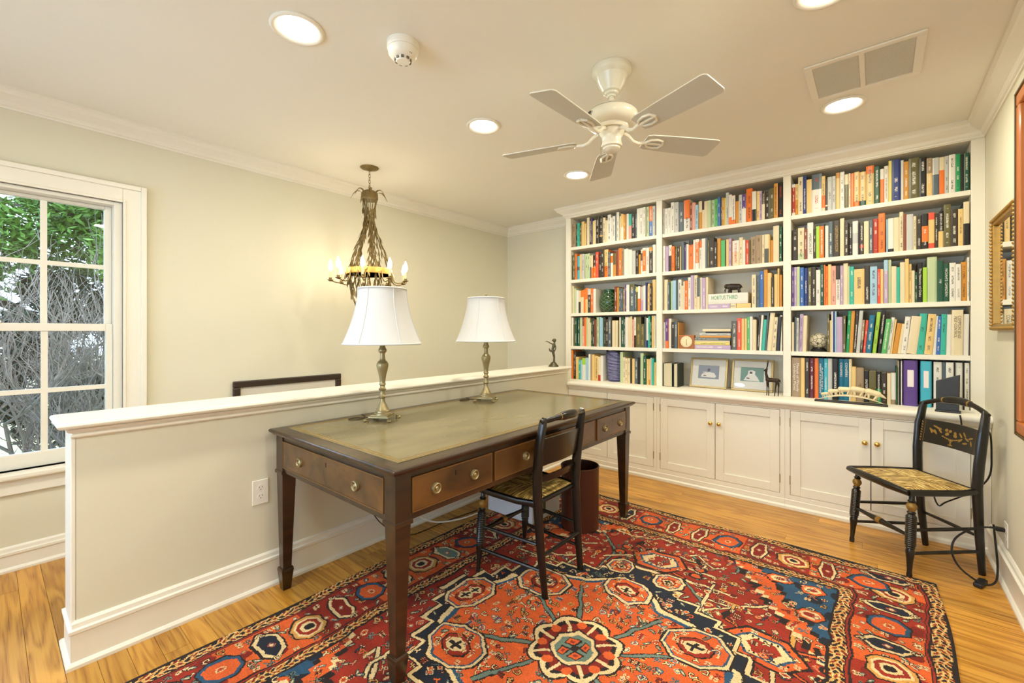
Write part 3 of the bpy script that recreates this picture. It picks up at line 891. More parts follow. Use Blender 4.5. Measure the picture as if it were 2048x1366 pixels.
# long side facing the room (+x): local frame x along +y, y towards -x
Mf = Matrix.Translation((hx-.008, 0, 0)) @ Matrix(((0, -1, 0, 0), (1, 0, 0, 0), (0, 0, 1, 0), (0, 0, 0, 1)))
cy = (DKY0+DKY1)/2
for y0, y1, pl in ((.956, 1.372, (-.1, .1)), (1.388, 2.257, (-.22, .22)), (2.28, 2.699-.03, (-.1, .1))):
    m_ = (y0+y1)/2-cy
    drawer(Mf @ Matrix.Translation((m_, 0, 0)), y1-y0-.008, pl, True)
Me = Matrix.Translation((0, -hy+.008, 0))
drawer(Me, 2*hx-.15, (-.228, .228), True)
Mb = Matrix.Translation((0, hy-.008, 0)) @ Matrix.Rotation(math.pi, 4, 'Z')
drawer(Mb, 2*hx-.15, (-.228, .228), True)

# ---------------------------------------------------------------- painted rush-seat chairs
CHBLK = mat('worn_black_paint', S(18, 15, 12), .3, var=.35, vscale=25, coat=.2)
GILT = mat('gilt_stencil', S(150, 116, 52), .45, metal=.3, var=.4, vscale=80)
def rush_mat():
    m = bpy.data.materials.new('rush'); m.use_nodes = True
    nt = m.node_tree; N = nt.nodes; L = nt.links; b = N['Principled BSDF']
    tc = N.new('ShaderNodeTexCoord'); sp = N.new('ShaderNodeSeparateXYZ'); L.new(tc.outputs['Object'], sp.inputs[0])
    ax = N.new('ShaderNodeMath'); ax.operation = 'ABSOLUTE'; L.new(sp.outputs['X'], ax.inputs[0])
    ay = N.new('ShaderNodeMath'); ay.operation = 'ABSOLUTE'; L.new(sp.outputs['Y'], ay.inputs[0])
    gt = N.new('ShaderNodeMath'); gt.operation = 'GREATER_THAN'; L.new(ax.outputs[0], gt.inputs[0]); L.new(ay.outputs[0], gt.inputs[1])
    mx = N.new('ShaderNodeMix'); mx.data_type = 'VECTOR'
    a = N.new('ShaderNodeVectorMath'); a.operation = 'MULTIPLY'; a.inputs[1].default_value = (16, 190, 1)
    c2 = N.new('ShaderNodeVectorMath'); c2.operation = 'MULTIPLY'; c2.inputs[1].default_value = (190, 16, 1)
    L.new(tc.outputs['Object'], a.inputs[0]); L.new(tc.outputs['Object'], c2.inputs[0])
    L.new(gt.outputs[0], mx.inputs[0]); L.new(c2.outputs[0], mx.inputs[4]); L.new(a.outputs[0], mx.inputs[5])
    n = N.new('ShaderNodeTexNoise'); n.inputs['Scale'].default_value = 1; n.inputs['Detail'].default_value = 3
    L.new(mx.outputs[1], n.inputs['Vector'])
    cr = N.new('ShaderNodeValToRGB'); e = cr.color_ramp.elements
    e[0].position = .38; e[0].color = (*S(96, 70, 24), 1); e[1].position = .60; e[1].color = (*S(240, 212, 140), 1)
    k = cr.color_ramp.elements.new(.5); k.color = (*S(178, 142, 68), 1)
    L.new(n.outputs['Fac'], cr.inputs[0]); L.new(cr.outputs[0], b.inputs['Base Color'])
    bp = N.new('ShaderNodeBump'); bp.inputs['Strength'].default_value = .7; bp.inputs['Distance'].default_value = .004
    L.new(n.outputs['Fac'], bp.inputs['Height']); L.new(bp.outputs[0], b.inputs['Normal'])
    b.inputs['Roughness'].default_value = .55
    return m
RUSH = rush_mat()
def chair(label, loc, rz, extra_slat, stencil):
    ch = thing('side_chair', label, 'chair', loc, rz, 'black stencilled rush-seat chairs')
    # front is +y; rear posts lean back (-y)
    fw, rw = .188, .155
    yf, yr = .195, -.195
    def post(s):
        m = MB()
        pts = [(s*rw, yr, 0), (s*(rw+.005), yr+.020, .20), (s*(rw+.010), yr+.036, .44), (s*(rw+.016), yr+.032, .56), (s*(rw+.020), yr+.018, .70), (s*(rw+.016), yr, .800), (s*(rw+.008), yr-.004, .826)]
        m.tube(pts, [.0165, .0215, .0255, .0255, .0245, .020, .012], 12, flat=.66, up=(1, 0, 0))
        m.build('back_post', CHBLK, ch, smooth=True)
    post(-1); post(1)
    for s in (-1, 1):
        z = [(0, .011), (.02, .012), (.03, .010), (.09, .014), (.13, .0195), (.145, .016), (.15, .021), (.155, .018)]
        zz = .162
        while zz < .30:
            z += [(zz, .0232), (zz+.005, .0208)]; zz += .0092
        z += [(.315, .014), (.322, .019), (.33, .013)]
        m = MB()
        top = Vector((s*(fw-.012), yf-.025, .425)); bot = Vector((s*(fw+.002), yf+.002, 0))
        ax = (top-bot).normalized()
        Mr = Matrix.Translation(bot) @ Vector((0, 0, 1)).rotation_difference(ax).to_matrix().to_4x4()
        z2 = z+[(.372, .0135), (.378, .018), (.385, .012), (.425, .012)]
        m.lathe([(r, zz_) for zz_, r in z2], 14, M=Mr)
        lg = m.build('front_leg', CHBLK, ch, smooth=True)
        MB().lathe([(.013, .330), (.020, .342), (.0225, .352), (.020, .362), (.0135, .371)], 14, M=Mr).build('gilt_ring', GILT, lg, smooth=True)
    # seat: rush panel and frame
    NX, NY = 18, 16
    p = []; fs = []
    for j_ in range(NY+1):
        v = j_/NY
        wv = (rw+.008)*(1-v)+(fw-.005)*v+.012*math.sin(math.pi*v)
        y = yr+.05+v*(.355)
        for i in range(NX+1):
            u = i/NX*2-1
            e = min(1-abs(u), min(v, 1-v)*2)
            dome = .010*min(1, e*3.5)-.006*max(0, 1-math.hypot(u, v*2-1))
            p.append((u*wv, y, .432+dome))
    for j_ in range(NY):
        for i in range(NX):
            a = j_*(NX+1)+i
            fs.append((a, a+1, a+NX+2, a+NX+1))
    o0 = len(p)
    p2 = [(x, y, .418) for x, y, z_ in p]
    p += p2
    fs += [tuple(o0+i for i in f[::-1]) for f in list(fs)]
    MB().add(p, fs).build('rush_seat', RUSH, ch, smooth=True)
    fr = MB()
    fr.tube([(-fw-.012, yf+.012, .425), (-fw*.5, yf+.022, .428), (0, yf+.025, .43), (fw*.5, yf+.022, .428), (fw+.012, yf+.012, .425)], [.014, .019, .019, .019, .014], 10)
    for s in (-1, 1):
        fr.tube([(s*(rw+.01), yr+.036, .425), (s*(rw+.034), -.06, .422), (s*(fw+.008), .08, .424), (s*(fw+.006), yf+.01, .425)], [.013, .0145, .0145, .015], 8, flat=1.15)
    fr.tube([(-rw-.005, yr+.045, .424), (rw+.005, yr+.045, .424)], .012, 8)
    fr.build('seat_frame', CHBLK, ch, smooth=True)
    # stretchers
    def st(a, b_, r=.0088, name='stretcher'):
        return MB().tube([a, Vector(a).lerp(Vector(b_), .5), b_], [r*.85, r*1.1, r*.85], 8).build(name, CHBLK, ch, smooth=True)
    for s in (-1, 1):
        st((s*(fw-.001), yf-.005, .12), (s*(rw+.003), yr+.006, .12))
        st((s*(fw-.004), yf-.010, .235), (s*(rw+.004), yr+.013, .235))
    st((-rw-.002, yr+.010, .19), (rw+.002, yr+.010, .19))
    f = MB().tube([(-fw+.002, yf-.008, .205), (-fw*.45, yf-.006, .205), (-.02, yf-.006, .205), (.02, yf-.006, .205), (fw*.45, yf-.006, .205), (fw-.002, yf-.008, .205)], [.008, .011, .016, .016, .011, .008], 10).build('stretcher', CHBLK, ch, smooth=True)
    MB().tube([(-.014, yf-.006, .205), (.014, yf-.006, .205)], .0172, 10).build('gilt_ring', GILT, f, smooth=True)
    # crest rail, bowed back with a pillow in the middle
    cr = MB(); pts = []; rs = []
    for i in range(17):
        u = i/8-1
        pts.append((u*(rw+.028), yr+.002-.030*(1-u*u), .808+(.014 if extra_slat else .046)*(1-u*u)))
        rs.append(.0125+(.008 if abs(u) < .36 else 0)+(.003 if .36 <= abs(u) < .5 else 0))
    cr.tube(pts, rs, 10)
    co = cr.build('crest_rail', CHBLK, ch, smooth=True)
    for u in (-.42, .42):
        i = 8+int(u*8)
        MB().tube([Vector(pts[i])+Vector((-.004, 0, 0)), Vector(pts[i])+Vector((.004, 0, 0))], .0168, 10).build('gilt_ring', GILT, co, smooth=True)
    def slat(z0, z1, arch=0.0):
        n = 12; p = []; fs = []
        for i in range(n+1):
            u = i/n*2-1
            for z_, dz in ((z0, 0), (z1, arch*(1-u*u))):
                zz_ = z_+dz
                lean = .018-(zz_-.70)*.16
                y = yr+lean-.024*(1-u*u)
                for dy in (.004, -.004):
                    p.append((u*(rw+.016), y+dy, zz_))
        for i in range(n):
            a = i*4; b_ = a+4
            fs += [(a, a+2, b_+2, b_)[::-1], (a+1, a+3, b_+3, b_+1), (a+2, a+3, b_+3, b_+2)[::-1], (a, a+1, b_+1, b_)]
        fs += [(0, 1, 3, 2), (n*4, n*4+2, n*4+3, n*4+1)]
        return MB().add(p, fs).build('back_slat', CHBLK, ch, smooth=True)
    sl = slat(.60, .725, .006)
    if extra_slat: slat(.515, .545, .004)
    if stencil:
        def on(u, z_, off=.0046):
            return Vector((u*(rw+.016), yr+.018-(z_-.70)*.16-.024*(1-u*u)+off, z_))
        g = MB()
        def leafp(u, z_, ang, ln, wd):
            q = []
            for k in range(8):
                a = 2*math.pi*k/8
                x, y = math.cos(a)*ln, math.sin(a)*wd
                q.append(on(u+(x*math.cos(ang)-y*math.sin(ang))/(rw+.008), z_+x*math.sin(ang)+y*math.cos(ang)))
            g.add(q, [tuple(range(8))])
        rr = random.Random(4)
        for k in range(9):        # fruit in the bowl
            leafp(rr.uniform(-.2, .2), .672+rr.uniform(-.008, .022), rr.uniform(0, 3), .009, .0075)
        for k in range(14):
            s = -1 if k % 2 else 1
            leafp(s*rr.uniform(.28, .68), .668+rr.uniform(-.032, .034), rr.uniform(0, 3.1), .015, .005)
        for k in range(9):        # bowl and foot
            leafp(-.26+.065*k, .652-.010*(1-((k-4)/4)**2), 0, .006, .0035)
        for z_, w_ in ((.636, .012), (.628, .006), (.620, .005), (.613, .014)): leafp(0, z_, 0, w_, .0035)
        for s in (-1, 1):
            for k in range(8): leafp(s*.90, .61+k*.0145, .8, .006, .003)
            for k in range(20): leafp(s*.82, .607+k*.006, 1.57, .003, .0008)
        g.build('stencil', GILT, sl)['kind'] = 'stuff'
        for s in (-1, 1):
            for k in range(6):
                z_ = .575+k*.03
                MB().ball((s*(rw+.017), yr+.045-(z_-.56)*.13, z_), (.006, .0035, .006), 8, 6).build('gilt_dot', GILT, sl, smooth=True)
    return ch
chair('black rush-seat chair with worn paint pushed under the writing desk', (-1.36, 1.79, .0078), math.radians(90), True, False)
chair('black rush-seat chair with gold fruit-bowl stencil in front of the right-hand cabinet', (.16, 3.214, 0), math.radians(128.5), False, True)

# ---------------------------------------------------------------- table lamps
SHADE = mat('lamp_shade_silk', S(206, 207, 209), .8, bump=.1, bscale=400)
def shade_mat():
    m = SHADE; b = m.node_tree.nodes['Principled BSDF']
    b.inputs['Subsurface Weight'].default_value = 0.0
    return m
shade_mat()
def lamp(label, loc, rz):
    L_ = thing('table_lamp', label, 'lamp', loc, rz, 'brass table lamps on the desk')
    b = MB()
    b.box(-.055, .055, -.055, .055, .016, .024)
    b.box(-.047, .047, -.047, .047, .0241, .030)
    b.build('base', BRASS, L_, bevel=.002)
    for sx in (-1, 1):
        for sy in (-1, 1):
            MB().lathe([(.010, 0), (.011, .004), (.007, .008), (.009, .0158)], 10, (sx*.058, sy*.058, 0)).ball((sx*.062, sy*.062, .006), (.012, .012, .006), 8, 6).build('foot', BRASS, L_, smooth=True)
    k = [(.044, .0302), (.043, .036), (.038, .040), (.037, .048), (.032, .052), (.030, .060), (.025, .066), (.022, .076), (.018, .083), (.013, .096), (.012, .108), (.012, .112), (.018, .117), (.0185, .123), (.013, .129), (.0115, .140), (.0115, .150), (.018, .156), (.019, .162), (.013, .168), (.012, .178), (.0175, .184), (.0145, .192), (.015, .205), (.019, .232), (.0265, .262), (.0305, .282), (.030, .292), (.025, .302), (.017, .309), (.0135, .318), (.0125, .338), (.013, .348), (.020, .354), (.022, .362), (.020, .369), (.0145, .378), (.0125, .400), (.0125, .455)]
    MB().lathe(k, 24).build('stem', BRASS, L_, smooth=True)
    sh = MB(); z0, z1 = .397, .682; n = 48; pr = []
    for i in range(13):
        v = i/12
        r = .121+.076*(1-v)**1.75
        pr.append((r, z0+(z1-z0)*v))
    pr2 = [(r-.0025, z_) for r, z_ in reversed(pr)]
    p = []; fs = []
    allp = pr+pr2; m_ = len(allp)
    for i in range(n):
        a = 2*math.pi*i/n
        for r, z_ in allp: p.append((r*math.cos(a), r*math.sin(a), z_))
    for i in range(n):
        j_ = (i+1) % n
        for q in range(m_):
            fs.append((i*m_+q, j_*m_+q, j_*m_+(q+1) % m_, i*m_+(q+1) % m_))
    so = MB().add(p, fs).build('shade', SHADE, L_, smooth=True)
    for i in range(6):
        a = 2*math.pi*i/6+.35
        MB().tube([((r+.0006)*math.cos(a), (r+.0006)*math.sin(a), z_) for r, z_ in pr], .0028, 6).build('rib', SHADE, so, smooth=True)
    for z_, r in ((z0, .197), (z1, .121)):
        MB().tube([(r*math.cos(2*math.pi*i/40), r*math.sin(2*math.pi*i/40), z_) for i in range(40)], .0045, 8, closed=True).build('binding', SHADE, so, smooth=True)
    hp = MB(); hp.tube([(0, .0, .455), (.045, 0, .48), (.055, 0, .56), (.035, 0, .66), (0, 0, .684), (-.035, 0, .66), (-.055, 0, .56), (-.045, 0, .48), (0, 0, .455)], .002, 6)
    for k_ in range(3):
        a = k_*2.094
        hp.tube([(0, 0, .676), (.119*math.cos(a), .119*math.sin(a), .676)], .0016, 6)
    hp.build('harp', BRASS, L_)
    MB().lathe([(.004, .684), (.006, .690), (.004, .697), (.007, .704), (.005, .712), (0, .717)], 12).build('finial', BRASS, L_, smooth=True)
    return L_
lamp('brass table lamp with white bell shade near the front corner of the desk', (-1.985, 1.326, .7667), math.radians(32))
lamp('brass table lamp with white bell shade at the far end of the desk', (-2.006, 2.138, .7667), math.radians(32))
CORD = mat('brown_cord', S(74, 62, 34), .5)
def cord(name, label, pts, r, m, sub=6):
    # smooth curve through pts
    P = [Vector(p) for p in pts]; out = []
    for i in range(len(P)-1):
        p0, p1, p2, p3 = P[max(i-1, 0)], P[i], P[i+1], P[min(i+2, len(P)-1)]
        for k in range(sub):
            t_ = k/sub
            out.append(.5*((2*p1)+(p2-p0)*t_+(2*p0-5*p1+4*p2-p3)*t_*t_+(3*p1-p0-3*p2+p3)*t_**3))
    out.append(P[-1])
    o = MB().tube(out, r, 8).build(name, m, smooth=True)
    return tag(o, label, 'cord') if label else o
cord('lamp_cord', 'thin brown cord looping from the lamp near the desk corner', [(-2.03, 1.31, .770), (-2.08, 1.30, .7695), (-2.13, 1.255, .7695), (-2.125, 1.215, .7695), (-2.09, 1.22, .7695), (-2.08, 1.26, .7695), (-2.12, 1.31, .7695), (-2.19, 1.33, .7695)], .0026, CORD)
cord('lamp_cord', 'thin brown cord looping from the lamp at the far end of the desk', [(-2.06, 2.12, .770), (-2.10, 2.11, .7695), (-2.15, 2.06, .7695), (-2.135, 2.02, .7695), (-2.10, 2.04, .7695), (-2.12, 2.10, .7695), (-2.19, 2.13, .7695)], .0026, CORD)
cord('hanging_cord', 'thin dark cord hanging down the half wall under the desk', [(-2.224, 1.40, .73), (-2.225, 1.40, .45), (-2.222, 1.41, .22), (-2.205, 1.50, .08), (-2.15, 1.62, .008), (-2.13, 1.9, .006), (-2.10, 2.15, .006)], .003, mat('dark_cord', S(48, 38, 24), .5))
cord('white_cord', 'white cable curving over the floor under the desk', [(-2.222, 1.62, .30), (-2.216, 1.66, .18), (-2.19, 1.72, .085), (-2.15, 1.80, .03), (-2.11, 1.90, .010), (-2.07, 2.02, .008), (-2.06, 2.16, .0065)], .005, WHITE)

# waste basket, white box
LEATH2 = mat('brown_leather', S(72, 35, 20), .4, var=.2, vscale=8)
wb = thing('waste_basket', 'tall round brown leather waste basket beside the desk', 'waste basket', (-1.432, 2.386, .0082))
MB().lathe([(.112, 0), (.116, .004), (.117, .37), (.119, .376), (.117, .382), (.113, .382), (.111, .376), (.110, .008), (.0, .008)], 40).build('body', LEATH2, wb, smooth=True)
MB().lathe([(.1098, .3), (.1095, .012), (0, .0115)], 40).build('lining', mat('dark_lining', S(30, 32, 40), .6), wb, smooth=True)
MB().tube([(.1165*math.cos(i*math.pi/20), .1165*math.sin(i*math.pi/20), .381) for i in range(40)], .0042, 8, closed=True).build('rim', LEATH2, wb, smooth=True)
bx = thing('storage_box', 'white cardboard box on the rug under the desk', 'box', (-1.86, 2.36, .0082))
PAPER = mat('white_card', S(222, 222, 224), .7)
MB().box(-.19, .19, -.155, .155, 0, .155).build('body', PAPER, bx, bevel=.004)
MB().box(-.196, .196, -.161, .161, .1555, .195).build('lid', PAPER, bx, bevel=.004)
MB().box(.1902, .1908, -.04, -.01, .03, .12).build('printed_mark', mat('grey_print', S(90, 88, 70), .7), bx)
# ---------------------------------------------------------------- recessed lights
LENS = mat('lit_lens', S(255, 250, 235), .5, emit=(1.0, .93, .80), estr=14.0)
def can(x, y, label):
    t = thing('recessed_light', label, 'ceiling light', (x, y, ZC), group='recessed ceiling lights')
    MB().lathe([(.100, 0), (.102, -.004), (.096, -.010), (.090, -.011), (.078, -.004), (.074, -.001)], 40).build('trim_ring', WHITE, t, smooth=True)
    MB().lathe([(.0, -.0035), (.0745, -.0035), (.0745, -.0015), (0, -.0015)], 40).build('lens', LENS, t)
    ld = bpy.data.lights.new('downlight', 'AREA'); ld.shape = 'DISK'; ld.size = .146
    ld.energy = CAN_POWER; ld.color = CAN_COLOR
    lo = bpy.data.objects.new('downlight', ld); COL.objects.link(lo); lo.parent = t; lo.location = (0, 0, -.012)
can(-1.806, .809, 'lit recessed ceiling light nearest the left crown moulding, before the smoke detector')
can(-1.806, 1.901, 'lit recessed ceiling light between chandelier and ceiling fan')
can(-1.806, 2.963, 'lit recessed ceiling light beyond the fan, nearest the left bookshelves')
can(-.14, 2.972, 'lit recessed ceiling light just beside the air vent')
can(-.14, 1.93, 'lit recessed ceiling light cut by the top edge of the photo')
can(-1.806, -.28, 'lit recessed ceiling light behind the viewer on the left')
can(-.14, .86, 'lit recessed ceiling light overhead on the right')
can(-.14, -.28, 'lit recessed ceiling light behind the viewer on the right')

# ---------------------------------------------------------------- air vent, smoke detector
vt = thing('air_vent', 'white two-panel air return grille on the ceiling', 'vent', (-.052, 2.635, ZC))
v = MB(); W2, H2 = .212, .196
for a in ((-W2, W2, -H2, -H2+.03), (-W2, W2, H2-.03, H2), (-W2, -W2+.032, -H2+.03, H2-.03), (W2-.032, W2, -H2+.03, H2-.03), (-.011, .011, -H2+.03, H2-.03)):
    v.box(a[0], a[1], a[2], a[3], -.009, -.0005)
v.build('frame', WHITE, vt, bevel=.003)
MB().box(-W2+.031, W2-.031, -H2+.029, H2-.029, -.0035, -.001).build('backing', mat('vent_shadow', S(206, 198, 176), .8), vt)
for a, b_ in ((-W2+.033, -.012), (.012, W2-.033)):
    l = MB(); y = -H2+.034
    while y < H2-.034:
        l.add([(a, y, -.0070), (b_, y, -.0070), (b_, y+.0091, -.0058), (a, y+.0091, -.0058), (a, y, -.0078), (b_, y, -.0078), (b_, y+.0091, -.0064), (a, y+.0091, -.0064)], [(0, 1, 2, 3), (7, 6, 5, 4), (0, 4, 5, 1), (3, 2, 6, 7)])
        y += .0105
    l.build('louvres', WHITE, vt)
sd = thing('smoke_detector', 'round white smoke detector on the ceiling', 'smoke detector', (-1.555, 1.14, ZC))
MB().lathe([(.0, -.0295), (.064, -.0295), (.067, -.025), (.067, -.0006)], 36).build('base_plate', WHITE, sd, smooth=True)
MB().lathe([(.0, -.080), (.026, -.080), (.030, -.076), (.034, -.068), (.050, -.062), (.060, -.050), (.0635, -.0302), (0, -.0302)], 36).build('cover', WHITE, sd, smooth=True)
for k in range(9):
    a = k*2*math.pi/9
    MB().box(.0305, .0355, -.006, .006, -.0765, -.0675, Matrix.Rotation(a, 4, 'Z')).build('slot', mat('grey_slot', S(110, 106, 96), .7), sd)
for k in (-1, 1):
    MB().ball((.053, k*.004, -.060), .002, 6, 4).build('indicator', BLACK, sd)

# ---------------------------------------------------------------- ceiling fan
FANW = mat('fan_enamel', S(232, 226, 206), .3, coat=.3)
BLADE = mat('fan_blade', S(204, 201, 188), .45)
FC = (-.955, 1.876)
fan = thing('ceiling_fan', 'cream five-blade ceiling fan', 'ceiling fan', (FC[0], FC[1], 0))
MB().lathe([(.0, ZC-.0006), (.091, ZC-.0006), (.092, 2.438), (.088, 2.428), (.074, 2.42), (.071, 2.414), (.060, 2.38), (.044, 2.355), (.042, 2.348), (.032, 2.344), (.030, 2.336), (.020, 2.332), (.018, 2.324), (0, 2.324)][::-1], 36).build('canopy', FANW, fan, smooth=True)
MB().lathe([(.0125, 2.276), (.0125, 2.33)], 16).build('downrod', FANW, fan, smooth=True)
mo = MB().lathe([(.0, 2.166), (.072, 2.166), (.076, 2.172), (.078, 2.182), (.100, 2.188), (.116, 2.202), (.121, 2.220), (.119, 2.236), (.108, 2.249), (.104, 2.252), (.085, 2.268), (.055, 2.280), (.025, 2.288), (0, 2.288)], 40).build('motor_housing', FANW, fan, smooth=True)
MB().lathe([(.1042, 2.2495), (.1065, 2.2512), (.1042, 2.2528)], 40).build('seam', DARK, mo)
am = Matrix.Rotation(math.radians(-118), 4, 'Z') @ Matrix.Translation((.1165, 0, 2.226)) @ Matrix.Rotation(math.pi/2, 4, 'Y') @ Matrix.Diagonal((.6, 1, 1, 1))
ba = MB().lathe([(0, .0), (.021, 0), (.021, .003), (.017, .005), (0, .005)], 20, M=am).build('badge', mat('badge_dark', S(58, 50, 40), .4), mo, smooth=True)
MB().tube([am @ Vector((.019*math.cos(k*.314), .019*math.sin(k*.314), .005)) for k in range(20)], .0016, 6, closed=True).build('badge_rim', mat('badge_silver', S(200, 190, 165), .3, metal=.7), ba)
MB().lathe([(.0, 2.068), (.012, 2.066), (.030, 2.070), (.040, 2.080), (.040, 2.086), (.048, 2.090), (.050, 2.098), (.046, 2.108), (.044, 2.128), (.050, 2.140), (.056, 2.150), (.060, 2.1655), (0, 2.1655)], 32).build('switch_housing', FANW, fan, smooth=True)
ch_ = MB(); z = 2.118
while z > 2.045:
    ch_.ball((-.040, -.028, z), .0022, 6, 4); z -= .0046
ch_.build('pull_chain', BRASS, fan)
MB().lathe([(.001, 2.042), (.0045, 2.038), (.005, 2.028), (.003, 2.020), (0, 2.018)][::-1], 10, (-.040, -.028, 0)).build('chain_knob', FANW, fan, smooth=True)
for k in range(5):
    a = math.radians(-20+72*k)
    M_ = Matrix.Rotation(a, 4, 'Z') @ Matrix.Translation((0, 0, 2.132)) @ Matrix.Rotation(math.radians(-13), 4, 'X')
    # blade outline along +x
    ol = [(.165, -.044), (.19, -.052), (.30, -.058), (.52, -.0645), (.533, -.061), (.541, -.050), (.541, .050), (.533, .061), (.52, .0645), (.30, .058), (.19, .052), (.165, .044)]
    bl = MB().prism(ol, 'z', -.0028, .0028, M_).build('blade', BLADE, fan, bevel=.0012)
    ir = MB()
    for s in (1, -1):
        ir.tube([M_ @ Vector(q) for q in ((.17, 0, -.006), (.19, s*.022, -.0065), (.22, s*.030, -.007), (.25, s*.024, -.007), (.262, 0, -.007))], .0062, 8)
    ir.tube([Matrix.Rotation(a, 4, 'Z') @ Vector(q) for q in ((.060, 0, 2.160), (.085, 0, 2.150), (.11, 0, 2.128), (.135, 0, 2.120))]+[M_ @ Vector((.17, 0, -.006)), M_ @ Vector((.262, 0, -.007))], [.009, .009, .008, .008, .008, .006], 8)
    ir.build('blade_iron', FANW, bl, smooth=True)

# ---------------------------------------------------------------- wheat-sheaf chandelier
TOLE = mat('aged_gilt_metal', S(128, 108, 66), .42, metal=.55, var=.4, vscale=50)
HOOP = mat('gold_hoop', S(198, 150, 72), .42, metal=.35, var=.35, vscale=30)
BULB = mat('flame_bulb', S(255, 240, 210), .3, emit=(1.0, .86, .62), estr=26.0)
CC = (-2.925, 1.842)
cdl = thing('chandelier', 'gilt wheat-sheaf chandelier with lit candle bulbs', 'chandelier', (CC[0], CC[1], 0))
MB().lathe([(.0, 2.432), (.012, 2.432), (.016, 2.436), (.045, 2.444), (.064, 2.451), (.068, ZC-.0006), (0, ZC-.0006)], 32).build('canopy', TOLE, cdl, smooth=True)
chn = MB(); z = 2.425
k = 0
while z > 2.30:
    c_ = [(.0075*math.cos(q*.524), 0, z-.009+.0135*math.sin(q*.524)) for q in range(12)]
    if k % 2: c_ = [(0, x, zz_) for x, _, zz_ in c_]
    chn.tube(c_, .0019, 6, closed=True); z -= .0215; k += 1
chn.build('chain', TOLE, cdl, smooth=True)
MB().lathe([(.0, 2.288), (.03, 2.286), (.052, 2.274), (.060, 2.262), (.062, 2.222), (.056, 2.218), (.055, 2.21), (0, 2.212)][::-1], 28).build('crown', TOLE, cdl, smooth=True)
def leaf_blade(mb, p0, p1, bend, wd):
    p0, p1 = Vector(p0), Vector(p1); d = p1-p0; n = 5
    side = d.cross(Vector((0, 0, 1)) if abs(d.normalized().z) < .95 else Vector((1, 0, 0))).normalized()
    nrm = d.cross(side).normalized()
    top = []; bot = []
    for i in range(n+1):
        t_ = i/n; w_ = wd*math.sin(math.pi*min(.97, t_*.92+.05))
        c_ = p0+d*t_+nrm*(bend*math.sin(math.pi*t_*.5))
        top.append((c_-side*w_, c_+nrm*.0012, c_+side*w_))
    vs_ = [q for tr in top for q in tr]; fs = []
    for i in range(n):
        a = i*3
        fs += [(a, a+1, a+4, a+3), (a+1, a+2, a+5, a+4), (a+3, a+5, a+2, a)]
    mb.add(vs_, fs)
for k in range(7):           # curling leaves at the crown
    a = k*2*math.pi/7+.4
    d = Vector((math.cos(a), math.sin(a), 0)); m = MB(); prev = Vector((0, 0, 2.262))+d*.05
    q = [prev]+[Vector((0, 0, 2.262))+d*(.05+.022*i)+Vector((0, 0, .030*math.sin(i*.75)-.006*i*i*.5)) for i in range(1, 5)]
    side = Vector((-d.y, d.x, 0)); vs_ = []; fs = []
    for i, p_ in enumerate(q):
        w_ = (.006, .011, .011, .008, .001)[i]
        vs_ += [p_-side*w_, p_+Vector((0, 0, .0025)), p_+side*w_]
    for i in range(len(q)-1):
        b_ = i*3
        fs += [(b_, b_+1, b_+4, b_+3), (b_+1, b_+2, b_+5, b_+4), (b_+3, b_+5, b_+2, b_)]
    m.add(vs_, fs).build('crown_leaf', TOLE, cdl, smooth=True)
rr = random.Random(9)
def strand_r(z):          # sheaf silhouette
    pts = [(1.42, .10), (1.50, .125), (1.60, .150), (1.67, .160), (1.78, .125), (1.90, .082), (2.0, .045), (2.05, .034), (2.10, .034), (2.16, .044), (2.22, .055)]
    for (za, ra), (zb, rb) in zip(pts, pts[1:]):
        if za <= z <= zb: return ra+(rb-ra)*(z-za)/(zb-za)
    return pts[0][1] if z < pts[0][0] else pts[-1][1]
for k in range(15):
    a0 = k*2*math.pi/15; tw = rr.uniform(.5, .9)*(1 if k % 2 else -.35); zb = rr.uniform(1.40, 1.52)
    m = MB(); pts = []
    for i in range(25):
        z = 2.22+(zb-2.22)*i/24
        a = a0+tw*(2.22-z)*1.6; r_ = strand_r(z)*(1 if k % 3 else .88)+.003*math.sin(i*2.1+k)
        pts.append((r_*math.cos(a), r_*math.sin(a), z))
    m.tube(pts, .0032, 5)
    for i in range(2, 24, 1):
        p_ = Vector(pts[i]); t_ = (Vector(pts[i])-Vector(pts[i-1])).normalized()
        out = Vector((p_.x, p_.y, 0)).normalized()
        sd_ = t_.cross(out)
        s = 1 if (i+k) % 2 else -1
        leaf_blade(m, p_, p_+t_*.060+sd_*(s*.016)+out*.004, .002, .0066)
    m.build('wheat_strand', TOLE, cdl)
MB().lathe([(.158, 1.652), (.164, 1.652), (.166, 1.672), (.164, 1.694), (.158, 1.694), (.156, 1.672), (.158, 1.652)], 48).build('hoop', HOOP, cdl, smooth=True)
MB().ball((0, 0, 1.41), (.03, .03, .02), 12, 8).lathe([(.03, 1.43), (.095, 1.445), (.1, 1.45), (.095, 1.455), (.03, 1.44)], 24).build('base_boss', TOLE, cdl, smooth=True)
